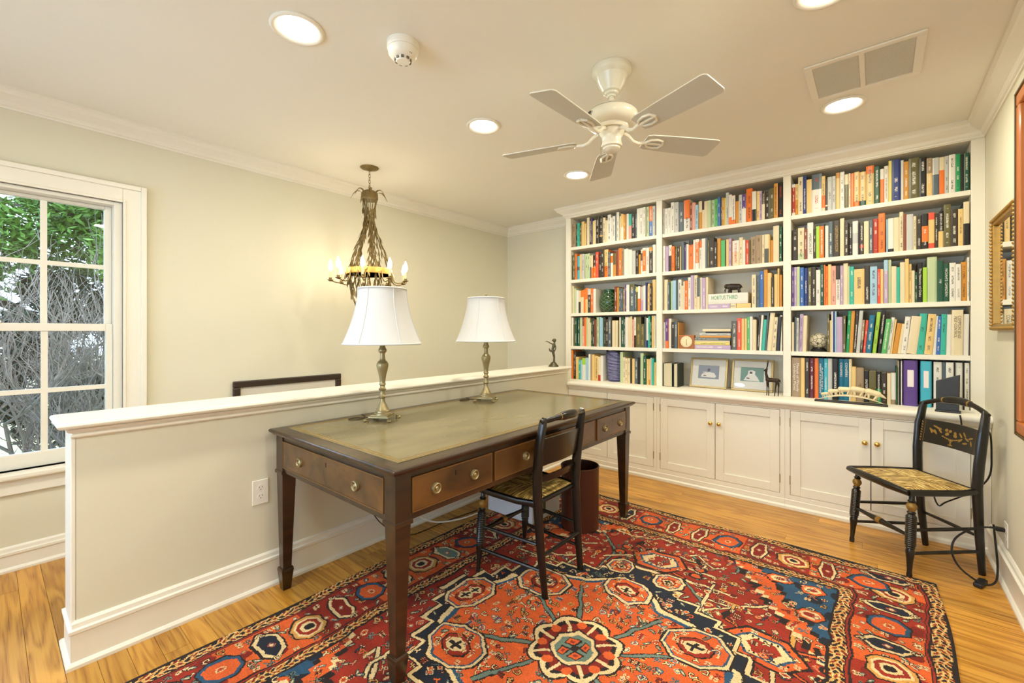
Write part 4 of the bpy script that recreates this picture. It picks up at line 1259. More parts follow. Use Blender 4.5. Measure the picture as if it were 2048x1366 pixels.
for k in range(9):
    a = k*2*math.pi/9+math.radians(-42); d = Vector((math.cos(a), math.sin(a), 0))
    P_ = lambda r_, z_: tuple(d*r_+Vector((0, 0, z_)))
    arm = MB().tube([P_(.164, 1.672), P_(.172, 1.645), P_(.178, 1.615), P_(.192, 1.594), P_(.215, 1.586), P_(.240, 1.590), P_(.262, 1.598), P_(.282, 1.598)], [.0042]*7+[.003], 8).build('arm', TOLE, cdl, smooth=True)
    c0 = d*.272
    MB().lathe([(.0, 1.600), (.016, 1.600), (.022, 1.605), (.020, 1.607), (.009, 1.606), (.0105, 1.612), (.0105, 1.622), (0, 1.622)], 16, (c0.x, c0.y, 0)).build('bobeche', TOLE, arm, smooth=True)
    MB().lathe([(.0, 1.6225), (.009, 1.6225), (.009, 1.672), (0, 1.672)], 12, (c0.x, c0.y, 0)).build('candle_sleeve', mat('candle_sleeve', S(232, 214, 170), .5), arm, smooth=True)
    MB().lathe([(.0, 1.6725), (.007, 1.6725), (.013, 1.686), (.0155, 1.70), (.0135, 1.718), (.008, 1.736), (.003, 1.75), (0, 1.755)], 14, (c0.x, c0.y, 0)).build('bulb', BULB, arm, smooth=True)
    ld = bpy.data.lights.new('bulb_light', 'POINT'); ld.energy = BULB_POWER; ld.color = (1.0, .80, .50); ld.shadow_soft_size = .016
    lo = bpy.data.objects.new('bulb_light', ld); COL.objects.link(lo); lo.parent = arm; lo.location = (c0.x, c0.y, 1.708)

# ---------------------------------------------------------------- things on the walls
def outlet(label, loc, rz):
    o = thing('wall_outlet', label, 'outlet', loc, rz, 'white duplex outlets')
    MB().box(-.036, .036, -.005, -.0003, -.058, .058).build('cover_plate', WHITE, o, bevel=.003)
    for s in (-1, 1):
        rc = MB().prism([(.016*math.cos(q*.5236), s*.02+.0145*math.sin(q*.5236)) for q in range(12)], 'y', -.0065, -.0051).build('receptacle', WHITE, o)
        for dx in (-.006, .006): MB().box(dx-.001, dx+.001, -.0069, -.0066, s*.02, s*.02+.008).build('slot', BLACK, rc)
        MB().box(-.002, .002, -.0069, -.0066, s*.02-.009, s*.02-.005).build('slot', BLACK, rc)
    return o
outlet('white duplex outlet on the half wall beside the desk leg', (HX1, .838, .462), math.radians(90))
outlet('white duplex outlet on the right wall with a black plug in it', (XR, 3.19, .235), math.radians(-90))
outlet('white duplex outlet on the half wall behind the desk', (HX1, 1.19, .55), math.radians(90))

# picture on the left wall
pf = thing('picture_frame', 'dark framed picture on the left wall, only its top showing above the half wall', 'picture', (XL, 1.482, .56))
fm = MB(); fw2, fh2 = .394, .322
for a in ((-fw2, fw2, fh2-.045, fh2), (-fw2, fw2, -fh2, -fh2+.045)): fm.box(.0005, .026, a[0], a[1], a[2], a[3])
for a in ((-fw2, -fw2+.045), (fw2-.045, fw2)): fm.box(.0005, .026, a[0], a[1], -fh2+.045, fh2-.045)
fm.build('frame', mat('dark_frame', S(52, 40, 32), .4), pf, bevel=.006)
MB().box(.0005, .010, -fw2+.045, fw2-.045, -fh2+.045, fh2-.045).build('mat_board', mat('mat_board', S(214, 208, 192), .8), pf)
MB().box(.0102, .011, -.25, .25, -.2, .18).build('print', mat('faded_print', S(188, 178, 150), .8, var=.2, vscale=9), pf)

# gilt beaded mirror on the right wall
GILTF = mat('gilt_frame', S(176, 138, 70), .38, metal=.5, var=.25, vscale=40)
mi = thing('wall_mirror', 'narrow gilt mirror with beaded frame on the right wall', 'mirror', (XR, 3.142, 1.523))
mf = MB(); my, mz, tw_ = .262, .292, .034
mf.box(-.022, -.0005, -my, my, mz-tw_, mz).box(-.022, -.0005, -my, my, -mz, -mz+tw_)
mf.box(-.022, -.0005, -my, -my+tw_, -mz+tw_, mz-tw_).box(-.022, -.0005, my-tw_, my, -mz+tw_, mz-tw_)
mfo = mf.build('frame', GILTF, mi, bevel=.004)
MB().box(-.008, -.0008, -my+tw_, my-tw_, -mz+tw_, mz-tw_).build('mirror_glass', mat('mirror_silver', (.86, .87, .85), .02, metal=1.0), mi)
bead = MB().ball((0, 0, 0), .0085, 8, 6).mesh('bead'); bead.materials.append(GILTF); bead.polygons.foreach_set('use_smooth', [True]*len(bead.polygons))
def bead_at(y, z):
    o = bpy.data.objects.new('bead', bead); COL.objects.link(o); o.parent = mfo; o.location = (-.0245, y, z)
n_ = int(2*mz/.019)
for i in range(n_+1):
    z = -mz+.012+i*(2*mz-.024)/n_
    bead_at(-my+.010, z); bead_at(my-.010, z)
n_ = int(2*my/.019)
for i in range(1, n_):
    y = -my+.010+i*(2*my-.02)/n_
    bead_at(y, mz-.012); bead_at(y, -mz+.012)

# tall picture with orange frame, cut by the right edge of the photo
pc = thing('wall_picture', 'tall picture in a dark-edged orange frame at the right edge', 'picture', (XR, 2.36, 1.517))
py, pz = .478, .732
o_ = MB()
for t_, w_, d_ in ((0, .010, .034),):
    o_.box(-d_, -.0005, -py, py, pz-w_, pz).box(-d_, -.0005, -py, py, -pz, -pz+w_).box(-d_, -.0005, -py, -py+w_, -pz+w_, pz-w_).box(-d_, -.0005, py-w_, py, -pz+w_, pz-w_)
o_.build('outer_edge', mat('frame_edge', S(86, 66, 30), .4), pc, bevel=.002)
o_ = MB(); a, b_ = py-.0102, pz-.0102; w_ = .05
o_.box(-.030, -.001, -a, a, b_-w_, b_).box(-.030, -.001, -a, a, -b_, -b_+w_).box(-.030, -.001, -a, -a+w_, -b_+w_, b_-w_).box(-.030, -.001, a-w_, a, -b_+w_, b_-w_)
o_.build('frame', mat('orange_frame', S(192, 112, 50), .4, coat=.2), pc, bevel=.006)
MB().box(-.010, -.001, -a+w_, a-w_, -b_+w_, b_-w_).build('print', mat('picture_print', S(176, 160, 118), .3, var=.4, vscale=6), pc)
MB().box(-.0125, -.0105, -a+w_, a-w_, -b_+w_, b_-w_).build('glass', GLASSM, pc)
# power cord at the right wall
cord('electric_cable', 'black power cord plugged into the right wall outlet and looping to the floor', [(.470, 3.18, .256), (.42, 3.16, .262), (.36, 3.13, .245), (.300, 3.08, .20), (.285, 3.05, .14), (.31, 3.05, .075), (.36, 3.06, .03), (.405, 3.06, .016), (.44, 3.10, .03), (.455, 3.17, .08), (.462, 3.26, .14), (.468, 3.36, .22)], .0045, BLACK)
pg = thing('power_plug', 'black plug in the right wall outlet', 'plug', (XR-.0075, 3.19, .255))
MB().box(-.032, -.0002, -.011, .011, -.010, .010).build('body', BLACK, pg, bevel=.004)
MB().tube([(-.032, 0, 0), (-.05, -.003, .002)], [.006, .0048], 8).build('strain_relief', BLACK, pg)
ad = thing('cable_adapter', 'black flat adapter lying on the floor by the right wall', 'adapter', (.385, 3.075, 0), math.radians(70))
MB().box(-.045, .045, -.016, .016, .0008, .022).build('body', BLACK, ad, bevel=.005)
MB().tube([(.045, 0, .012), (.062, 0, .012)], [.006, .004], 8).build('strain_relief', BLACK, ad)
cord('router_cord', 'black cord hanging from the counter behind the stencilled chair', [(.36, 3.505, .757), (.365, 3.495, .70), (.36, 3.49, .62), (.40, 3.45, .66), (.455, 3.40, .70), (.462, 3.37, .58), (.45, 3.36, .46), (.39, 3.40, .36), (.30, 3.45, .27), (.27, 3.46, .24), (.25, 3.46, .30), (.26, 3.46, .37)], .004, BLACK)
# ---------------------------------------------------------------- ornaments on the shelves
# green glass float in a net
gf = thing('glass_float', 'green glass ball in a knotted net on the left shelves', 'ornament', (-1.99, 3.86, SZ[2]+.0004))
def sph(cx, cy, cz, r, sx, a, b): return (cx+sx*r*math.sin(b)*math.cos(a), cy+r*math.sin(b)*math.sin(a), cz+r*math.cos(b))
MB().lathe([(0, .004), (.04, .007), (.068, .03), (.084, .065), (.088, .10), (.084, .135), (.068, .17), (.056, .188), (.052, .21), (.054, .222), (.048, .224), (0, .22)], 32).build('body', mat('green_glass', S(18, 74, 44), .08, var=.5, vscale=18, coat=.5), gf, smooth=True)
nt_ = MB()
def rad(z):
    pr = [(0.0, .03), (.03, .070), (.065, .086), (.10, .090), (.135, .086), (.17, .070), (.20, .056)]
    for (a, r1), (b, r2) in zip(pr, pr[1:]):
        if a <= z <= b: return r1+(r2-r1)*(z-a)/(b-a)+.001
    return .055
for s in (1, -1):
    for k in range(9):
        nt_.tube([((rad(.01+.018*i))*math.cos(k*.698+s*i*.35), (rad(.01+.018*i))*math.sin(k*.698+s*i*.35), .01+.018*i) for i in range(11)], .0022, 5)
nt_.build('net', mat('net_cord', S(120, 130, 90), .8), gf)
# yarn-wound blue vase
vb = thing('ceramic_vase', 'dark blue textured vase with rough rim on the left shelves', 'vase', (-1.910, 3.83, WT+.0004))
MB().lathe([(0, .001), (.062, .001), (.066, .01), (.070, .09), (.076, .2), (.082, .262), (.083, .285), (.078, .283), (.074, .25), (0, .24)], 36).build('body', mat('blue_glaze', S(66, 66, 104), .35, var=.5, vscale=45, bump=1.0, bscale=60, stretch=(.5, .5, 2.2)), vb, smooth=True)
rg_ = MB(); rr = random.Random(2)
for i in range(26):
    z = .02+i*.0098; r_ = .0668+.0155*(z/.28)
    rg_.tube([((r_+.0022*math.sin(q*1.3+i))*math.cos(q*.314), (r_+.0022*math.sin(q*1.3+i))*math.sin(q*.314), z+.002*math.sin(q*.9+i*2)) for q in range(20)], .0022, 5, closed=True)
rg_.build('relief_bands', mat('pale_blue_glaze', S(150, 150, 190), .35, var=.6, vscale=70), vb)
MB().tube([(.080*math.cos(q*.2618), .080*math.sin(q*.2618), .284+.008*math.sin(q*1.1)) for q in range(24)], .005, 6, closed=True).build('rim', mat('dark_rim', S(38, 30, 34), .5), vb, smooth=True)
# elephant
EB = mat('dark_carved_wood', S(44, 30, 18), .4, var=.3, vscale=60)
EZ = SZ[2]+.127
el = thing('elephant_figurine', 'small dark carved elephant standing on the thick white book', 'figurine', (-.875, 3.80, EZ), 0)
blob('body', [((-.018, 0, .046), (.035, 0, .044), .027, .025), ((-.018, 0, .046), (-.050, 0, .052), .024, .019), ((-.052, 0, .050), (-.062, 0, .030), .012, .007), ((-.062, 0, .030), (-.060, 0, .006), .007, .0045),
  ((-.022, .012, .03), (-.020, .013, .006), .010, .0085), ((-.022, -.012, .03), (-.030, -.013, .006), .010, .0085), ((.038, .012, .03), (.036, .013, .006), .010, .008), ((.038, -.012, .03), (.050, -.013, .006), .010, .008),
  ((.056, 0, .052), (.066, 0, .034), .004, .0025), ((-.038, .02, .052), (-.034, .023, .034), .008, .006), ((-.038, -.02, .052), (-.034, -.023, .034), .008, .006)], EB, el, .003, 3)
for s in (-1, 1): MB().tube([(-.058, s*.009, .036), (-.068, s*.011, .026), (-.074, s*.011, .024)], [.0028, .0024, .001], 6).build('tusk', mat('ivory', S(232, 220, 186), .4), el, smooth=True)
# clock
ck = thing('desk_clock', 'square wooden desk clock with round cream dial on the middle shelves', 'clock', (-1.222, 3.765, SZ[3]+.0004))
CW = mat('orange_wood', S(168, 98, 42), .4, var=.2, vscale=20)
MB().box(-.062, .062, -.02, .02, 0, .114).build('case', CW, ck, bevel=.003)
dl = MB().lathe([(0, .0), (.047, 0), (.047, .004), (.044, .005), (0, .005)], 36, M=Matrix.Translation((0, -.0202, .059)) @ Matrix.Rotation(math.pi/2, 4, 'X')).build('dial', mat('dial', S(236, 220, 176), .5), ck, smooth=True)
hd = MB()
for k in range(12):
    a = k*math.pi/6
    hd.box(-.0008, .0008, -.0262, -.0254, .037, .042, Matrix.Translation((0, 0, .059)) @ Matrix.Rotation(a, 4, 'Y'))
hd.build('hour_mark', BLACK, dl)
for a, l_ in ((2.9, .030), (.2, .022)):
    MB().box(-.001, .001, -.0275, -.0265, -.004, l_, Matrix.Translation((0, 0, .059)) @ Matrix.Rotation(a, 4, 'Y')).build('hand', BLACK, dl)
# framed photographs
FRS = mat('champagne_frame', S(170, 150, 104), .3, metal=.5)
def print_mat(name, sky, sea):
    m = mat(name, sky, .3, var=.12, vscale=8)
    return m
def photo(x, label, sky, white):
    f = thing('photo_frame', label, 'photo frame', (x, 3.845, WT+.0015), 0, 'champagne photo frames on the counter ledge')
    T = Matrix.Rotation(math.radians(-14), 4, 'X')
    w_, h_, b_ = .147, .255, .016
    m = MB()
    m.box(-w_, w_, -.006, .006, 0, b_, T).box(-w_, w_, -.006, .006, h_-b_, h_, T).box(-w_, -w_+b_, -.006, .006, b_, h_-b_, T).box(w_-b_, w_, -.006, .006, b_, h_-b_, T)
    m.build('frame', FRS, f, bevel=.003)
    MB().box(-w_+b_, w_-b_, -.001, .003, b_, h_-b_, T).build('mat_board', mat('white_mat', S(238, 234, 222), .7), f)
    pr = MB().box(-.082, .082, -.0018, -.0011, .078, .190, T).build('print', sky, f)
    boat = mat('print_white', S(236, 232, 222), .4)
    b2 = MB(); rr = random.Random(len(label))
    def patch(pts): b2.add([T @ Vector((px, -.0022, pz)) for px, pz in pts], [tuple(range(len(pts)))])
    if white:
        patch([(-.06, .092), (.05, .088), (.062, .10), (.045, .128), (.01, .135), (-.02, .13), (-.05, .118)]); patch([(-.045, .128), (-.015, .132), (-.015, .137), (-.045, .134)])
    else:
        patch([(-.06, .085), (.055, .08), (.04, .11), (.02, .135), (.022, .16), (.0, .168), (-.028, .163), (-.03, .135), (-.045, .11)])
    b2.build('printed_boat', boat, pr)
    b3 = MB()
    pts = [(-.006, .14), (.008, .14), (.014, .158), (.004, .166), (-.010, .16)] if white else [(-.018, .14), (.0, .138), (.002, .155), (-.016, .158)]
    b3.add([T @ Vector((px, -.0026, pz)) for px, pz in pts], [tuple(range(len(pts)))])
    b3.add([T @ Vector((px, -.0026, pz)) for px, pz in ((-.04, .10), (-.02, .098), (-.015, .106), (-.038, .108))], [(0, 1, 2, 3)])
    b3.build('printed_figure', mat('print_dark', S(84, 78, 84), .5), pr)
    MB().box(-w_+b_, w_-b_, -.0042, -.0032, b_, h_-b_, T).build('glass', GLASSM, f)
photo(-1.083, 'champagne framed boat photograph beside the dark books on the counter ledge', mat('print_grey_blue', S(140, 148, 160), .4, var=.15, vscale=10), True)
photo(-.757, 'champagne framed photograph with green sea, behind the antelope figure', mat('print_sea_green', S(108, 150, 138), .4, var=.15, vscale=10), False)
# antelope
an = thing('antelope_figurine', 'slender dark metal antelope standing before the right photo frame', 'figurine', (-.585, 3.665, WT+.0003), 0)
AB = mat('dark_bronze', S(54, 40, 26), .38, metal=.5, var=.3, vscale=70)
blob('body', [((-.028, 0, .118), (.034, 0, .116), .0165, .0155), ((-.030, 0, .12), (-.040, 0, .165), .012, .0085), ((-.040, 0, .165), (-.038, 0, .192), .0085, .009), ((-.038, 0, .192), (-.052, 0, .184), .0085, .0045),
  ((-.033, .007, .11), (-.034, .008, .055), .0075, .0042), ((-.034, .008, .055), (-.036, .008, .004), .004, .0036), ((-.026, -.007, .11), (-.02, -.008, .055), .0075, .0042), ((-.02, -.008, .055), (-.022, -.008, .004), .004, .0036),
  ((.036, .008, .11), (.040, .009, .065), .009, .0045), ((.040, .009, .065), (.036, .009, .004), .004, .0036), ((.030, -.008, .11), (.022, -.009, .065), .009, .0045), ((.022, -.009, .065), (.016, -.009, .004), .004, .0036), ((.048, 0, .12), (.054, 0, .098), .004, .002)], AB, an, .0026, 3)
for s in (-1, 1):
    MB().tube([(-.036, s*.004, .196), (-.030, s*.010, .222), (-.028, s*.018, .246), (-.026, s*.018, .264)], [.0032, .003, .0024, .0008], 8).build('horn', AB, an, smooth=True)
    MB().ball((-.034, s*.015, .194), (.004, .010, .0055), 8, 6).build('ear', AB, an, smooth=True)
# crackled stone ball on a dark stand
sb = thing('mosaic_ball', 'cream and black crackled ball on a dark stand, right shelves', 'ornament', (-.322, 3.84, SZ[3]+.0004))
def crackle():
    m = bpy.data.materials.new('crackled_stone'); m.use_nodes = True
    nt = m.node_tree; N = nt.nodes; L = nt.links; b = N['Principled BSDF']
    tc = N.new('ShaderNodeTexCoord'); v_ = N.new('ShaderNodeTexVoronoi'); v_.feature = 'DISTANCE_TO_EDGE'; v_.inputs['Scale'].default_value = 34
    L.new(tc.outputs['Object'], v_.inputs['Vector'])
    cr = N.new('ShaderNodeValToRGB'); cr.color_ramp.elements[0].position = .03; cr.color_ramp.elements[1].position = .06
    cr.color_ramp.elements[0].color = (*S(50, 44, 34), 1); cr.color_ramp.elements[1].color = (*S(212, 202, 172), 1)
    L.new(v_.outputs[0], cr.inputs[0]); L.new(cr.outputs[0], b.inputs['Base Color'])
    return m
MB().ball((0, 0, .076), .056, 24, 16).build('ball', crackle(), sb, smooth=True)
MB().lathe([(0, .0003), (.046, .0003), (.048, .010), (.042, .016), (.036, .022), (.034, .026), (.0, .02)], 28).build('stand', BLACK, sb, smooth=True)
# carved row of polar bears on an arched bone, dark tray
bt = thing('bear_carving', 'pale carved row of bears walking over an arched tusk, on the counter ledge', 'carving', (-.135, 3.618, WT))
IV = mat('carved_bone', S(232, 214, 170), .45)
def arch(u): return .012+.034*(1-u*u)
ar = MB(); p = []; fs = []
n_ = 20
for i in range(n_+1):
    u = i/n_*2-1; x = u*.172; z = arch(u); t_ = .012*(1-.75*abs(u)**2); w_ = .010*(1-.5*abs(u))
    p += [(x, -w_, z), (x, w_, z), (x, w_, z+t_), (x, -w_, z+t_)]
for i in range(n_):
    a = i*4; b_ = a+4
    for k in range(4): fs.append((a+k, a+(k+1) % 4, b_+(k+1) % 4, b_+k))
fs += [(0, 1, 2, 3)[::-1], (n_*4, n_*4+1, n_*4+2, n_*4+3)]
ar.add(p, fs).build('tusk_arch', IV, bt, bevel=.002)
for u, s in ((-.74, .70), (-.47, .95), (-.13, 1.2), (.24, 1.35), (.64, 1.4)):
    x = u*.172; z = arch(u)+.010*(1-.6*u*u); a = math.atan(-2*u*.034/.172)
    M_ = Matrix.Translation((x, 0, z)) @ Matrix.Rotation(-a, 4, 'Y')
    f = lambda px, py_, pz_: tuple(M_ @ Vector((px*s, py_*s, pz_*s)))
    blob('bear', [(f(-.020, 0, .030), f(.016, 0, .029), .0145*s, .013*s), (f(.016, 0, .030), f(.034, 0, .024), .010*s, .0062*s), (f(.036, 0, .024), f(.045, 0, .020), .0052*s, .003*s),
      (f(-.022, .005, .024), f(-.026, .005, .002), .006*s, .004*s), (f(-.016, -.005, .024), f(-.012, -.005, .002), .006*s, .004*s), (f(.012, .005, .024), f(.016, .005, .002), .0055*s, .004*s), (f(.016, -.005, .024), f(.008, -.005, .002), .0055*s, .004*s)], IV, bt, .0022, 2)
MB().box(-.19, .19, -.028, .028, .0003, .012).build('stand', mat('ebony_stand', S(34, 28, 20), .4), bt, bevel=.004)
# router: slanted black box
rt = thing('wifi_router', 'slim slanted black electronic box on the counter ledge behind the stencilled chair', 'router', (.318, 3.60, WT), math.radians(-8))
MB().prism([(-.048, .004), (.048, .004), (.052, .222), (-.048, .180)], 'y', -.014, .014).build('body', mat('charcoal_plastic', S(48, 50, 50), .45), rt, bevel=.003)
MB().box(-.052, .056, -.03, .03, .0003, .012).build('base', BLACK, rt, bevel=.004)
# boy statuette on the half wall
stt = thing('bronze_statuette', 'small bronze boy with outstretched arm on the end of the half wall', 'statuette', (-2.325, 3.40, .9), math.radians(40))
MB().lathe([(0, .0003), (.048, .0003), (.047, .008), (.040, .016), (.030, .026), (.024, .036), (.016, .044), (0, .046)], 20).build('base', BRONZE, stt, smooth=True)
# x = right in the picture, body arches back; one leg and loincloth
blob('figure', [((0, .004, .042), (.004, .005, .088), .0068, .0062), ((.004, .005, .088), (-.008, .006, .142), .0078, .011), ((.008, -.006, .042), (.008, -.006, .088), .0068, .0062), ((.008, -.006, .088), (-.003, -.005, .142), .0078, .011),
  ((-.005, 0, .144), (-.008, 0, .162), .0145, .0125), ((-.008, 0, .162), (.002, 0, .196), .0125, .0155), ((.002, 0, .196), (.008, 0, .214), .0155, .0105), ((.008, 0, .214), (.006, 0, .228), .007, .0065),
  ((.008, 0, .240), (.004, 0, .248), .0155, .0145), ((-.010, 0, .244), (-.012, 0, .240), .004, .003), ((.002, .012, .206), (-.024, .013, .216), .007, .0062), ((-.024, .013, .216), (-.058, .012, .236), .006, .0045), ((-.058, .012, .236), (-.068, .012, .234), .005, .0035),
  ((.010, -.014, .206), (.020, -.016, .178), .007, .006), ((.020, -.016, .178), (.012, -.016, .150), .0058, .0045), ((-.006, 0, .250), (-.013, 0, .247), .006, .003), ((-.068, .012, .234), (-.076, .009, .237), .0022, .0016), ((-.068, .012, .234), (-.077, .013, .234), .0022, .0016), ((-.068, .012, .234), (-.075, .016, .231), .0022, .0016)], BRONZE, stt, .0022, 2)
dr_ = MB().lathe([(.0165, .136), (.0185, .140), (.0175, .150), (.0155, .156), (.0150, .150), (.0150, .138), (.0165, .136)], 18, (-.006, 0, 0))
for k in range(4):
    dr_.tube([(-.020, -.006+.004*k, .146), (-.030, -.008+.005*k, .142+.003*k), (-.038, -.007+.005*k, .150+.004*k), (-.041, -.006+.004*k, .164+.003*k)], [.006, .0065, .0055, .002], 8)
dr_.build('drapery', BRONZE, stt, smooth=True)
MB().ball((.012, 0, .250), (.0135, .0145, .0125), 12, 8).build('hair', BRONZE, stt, smooth=True)
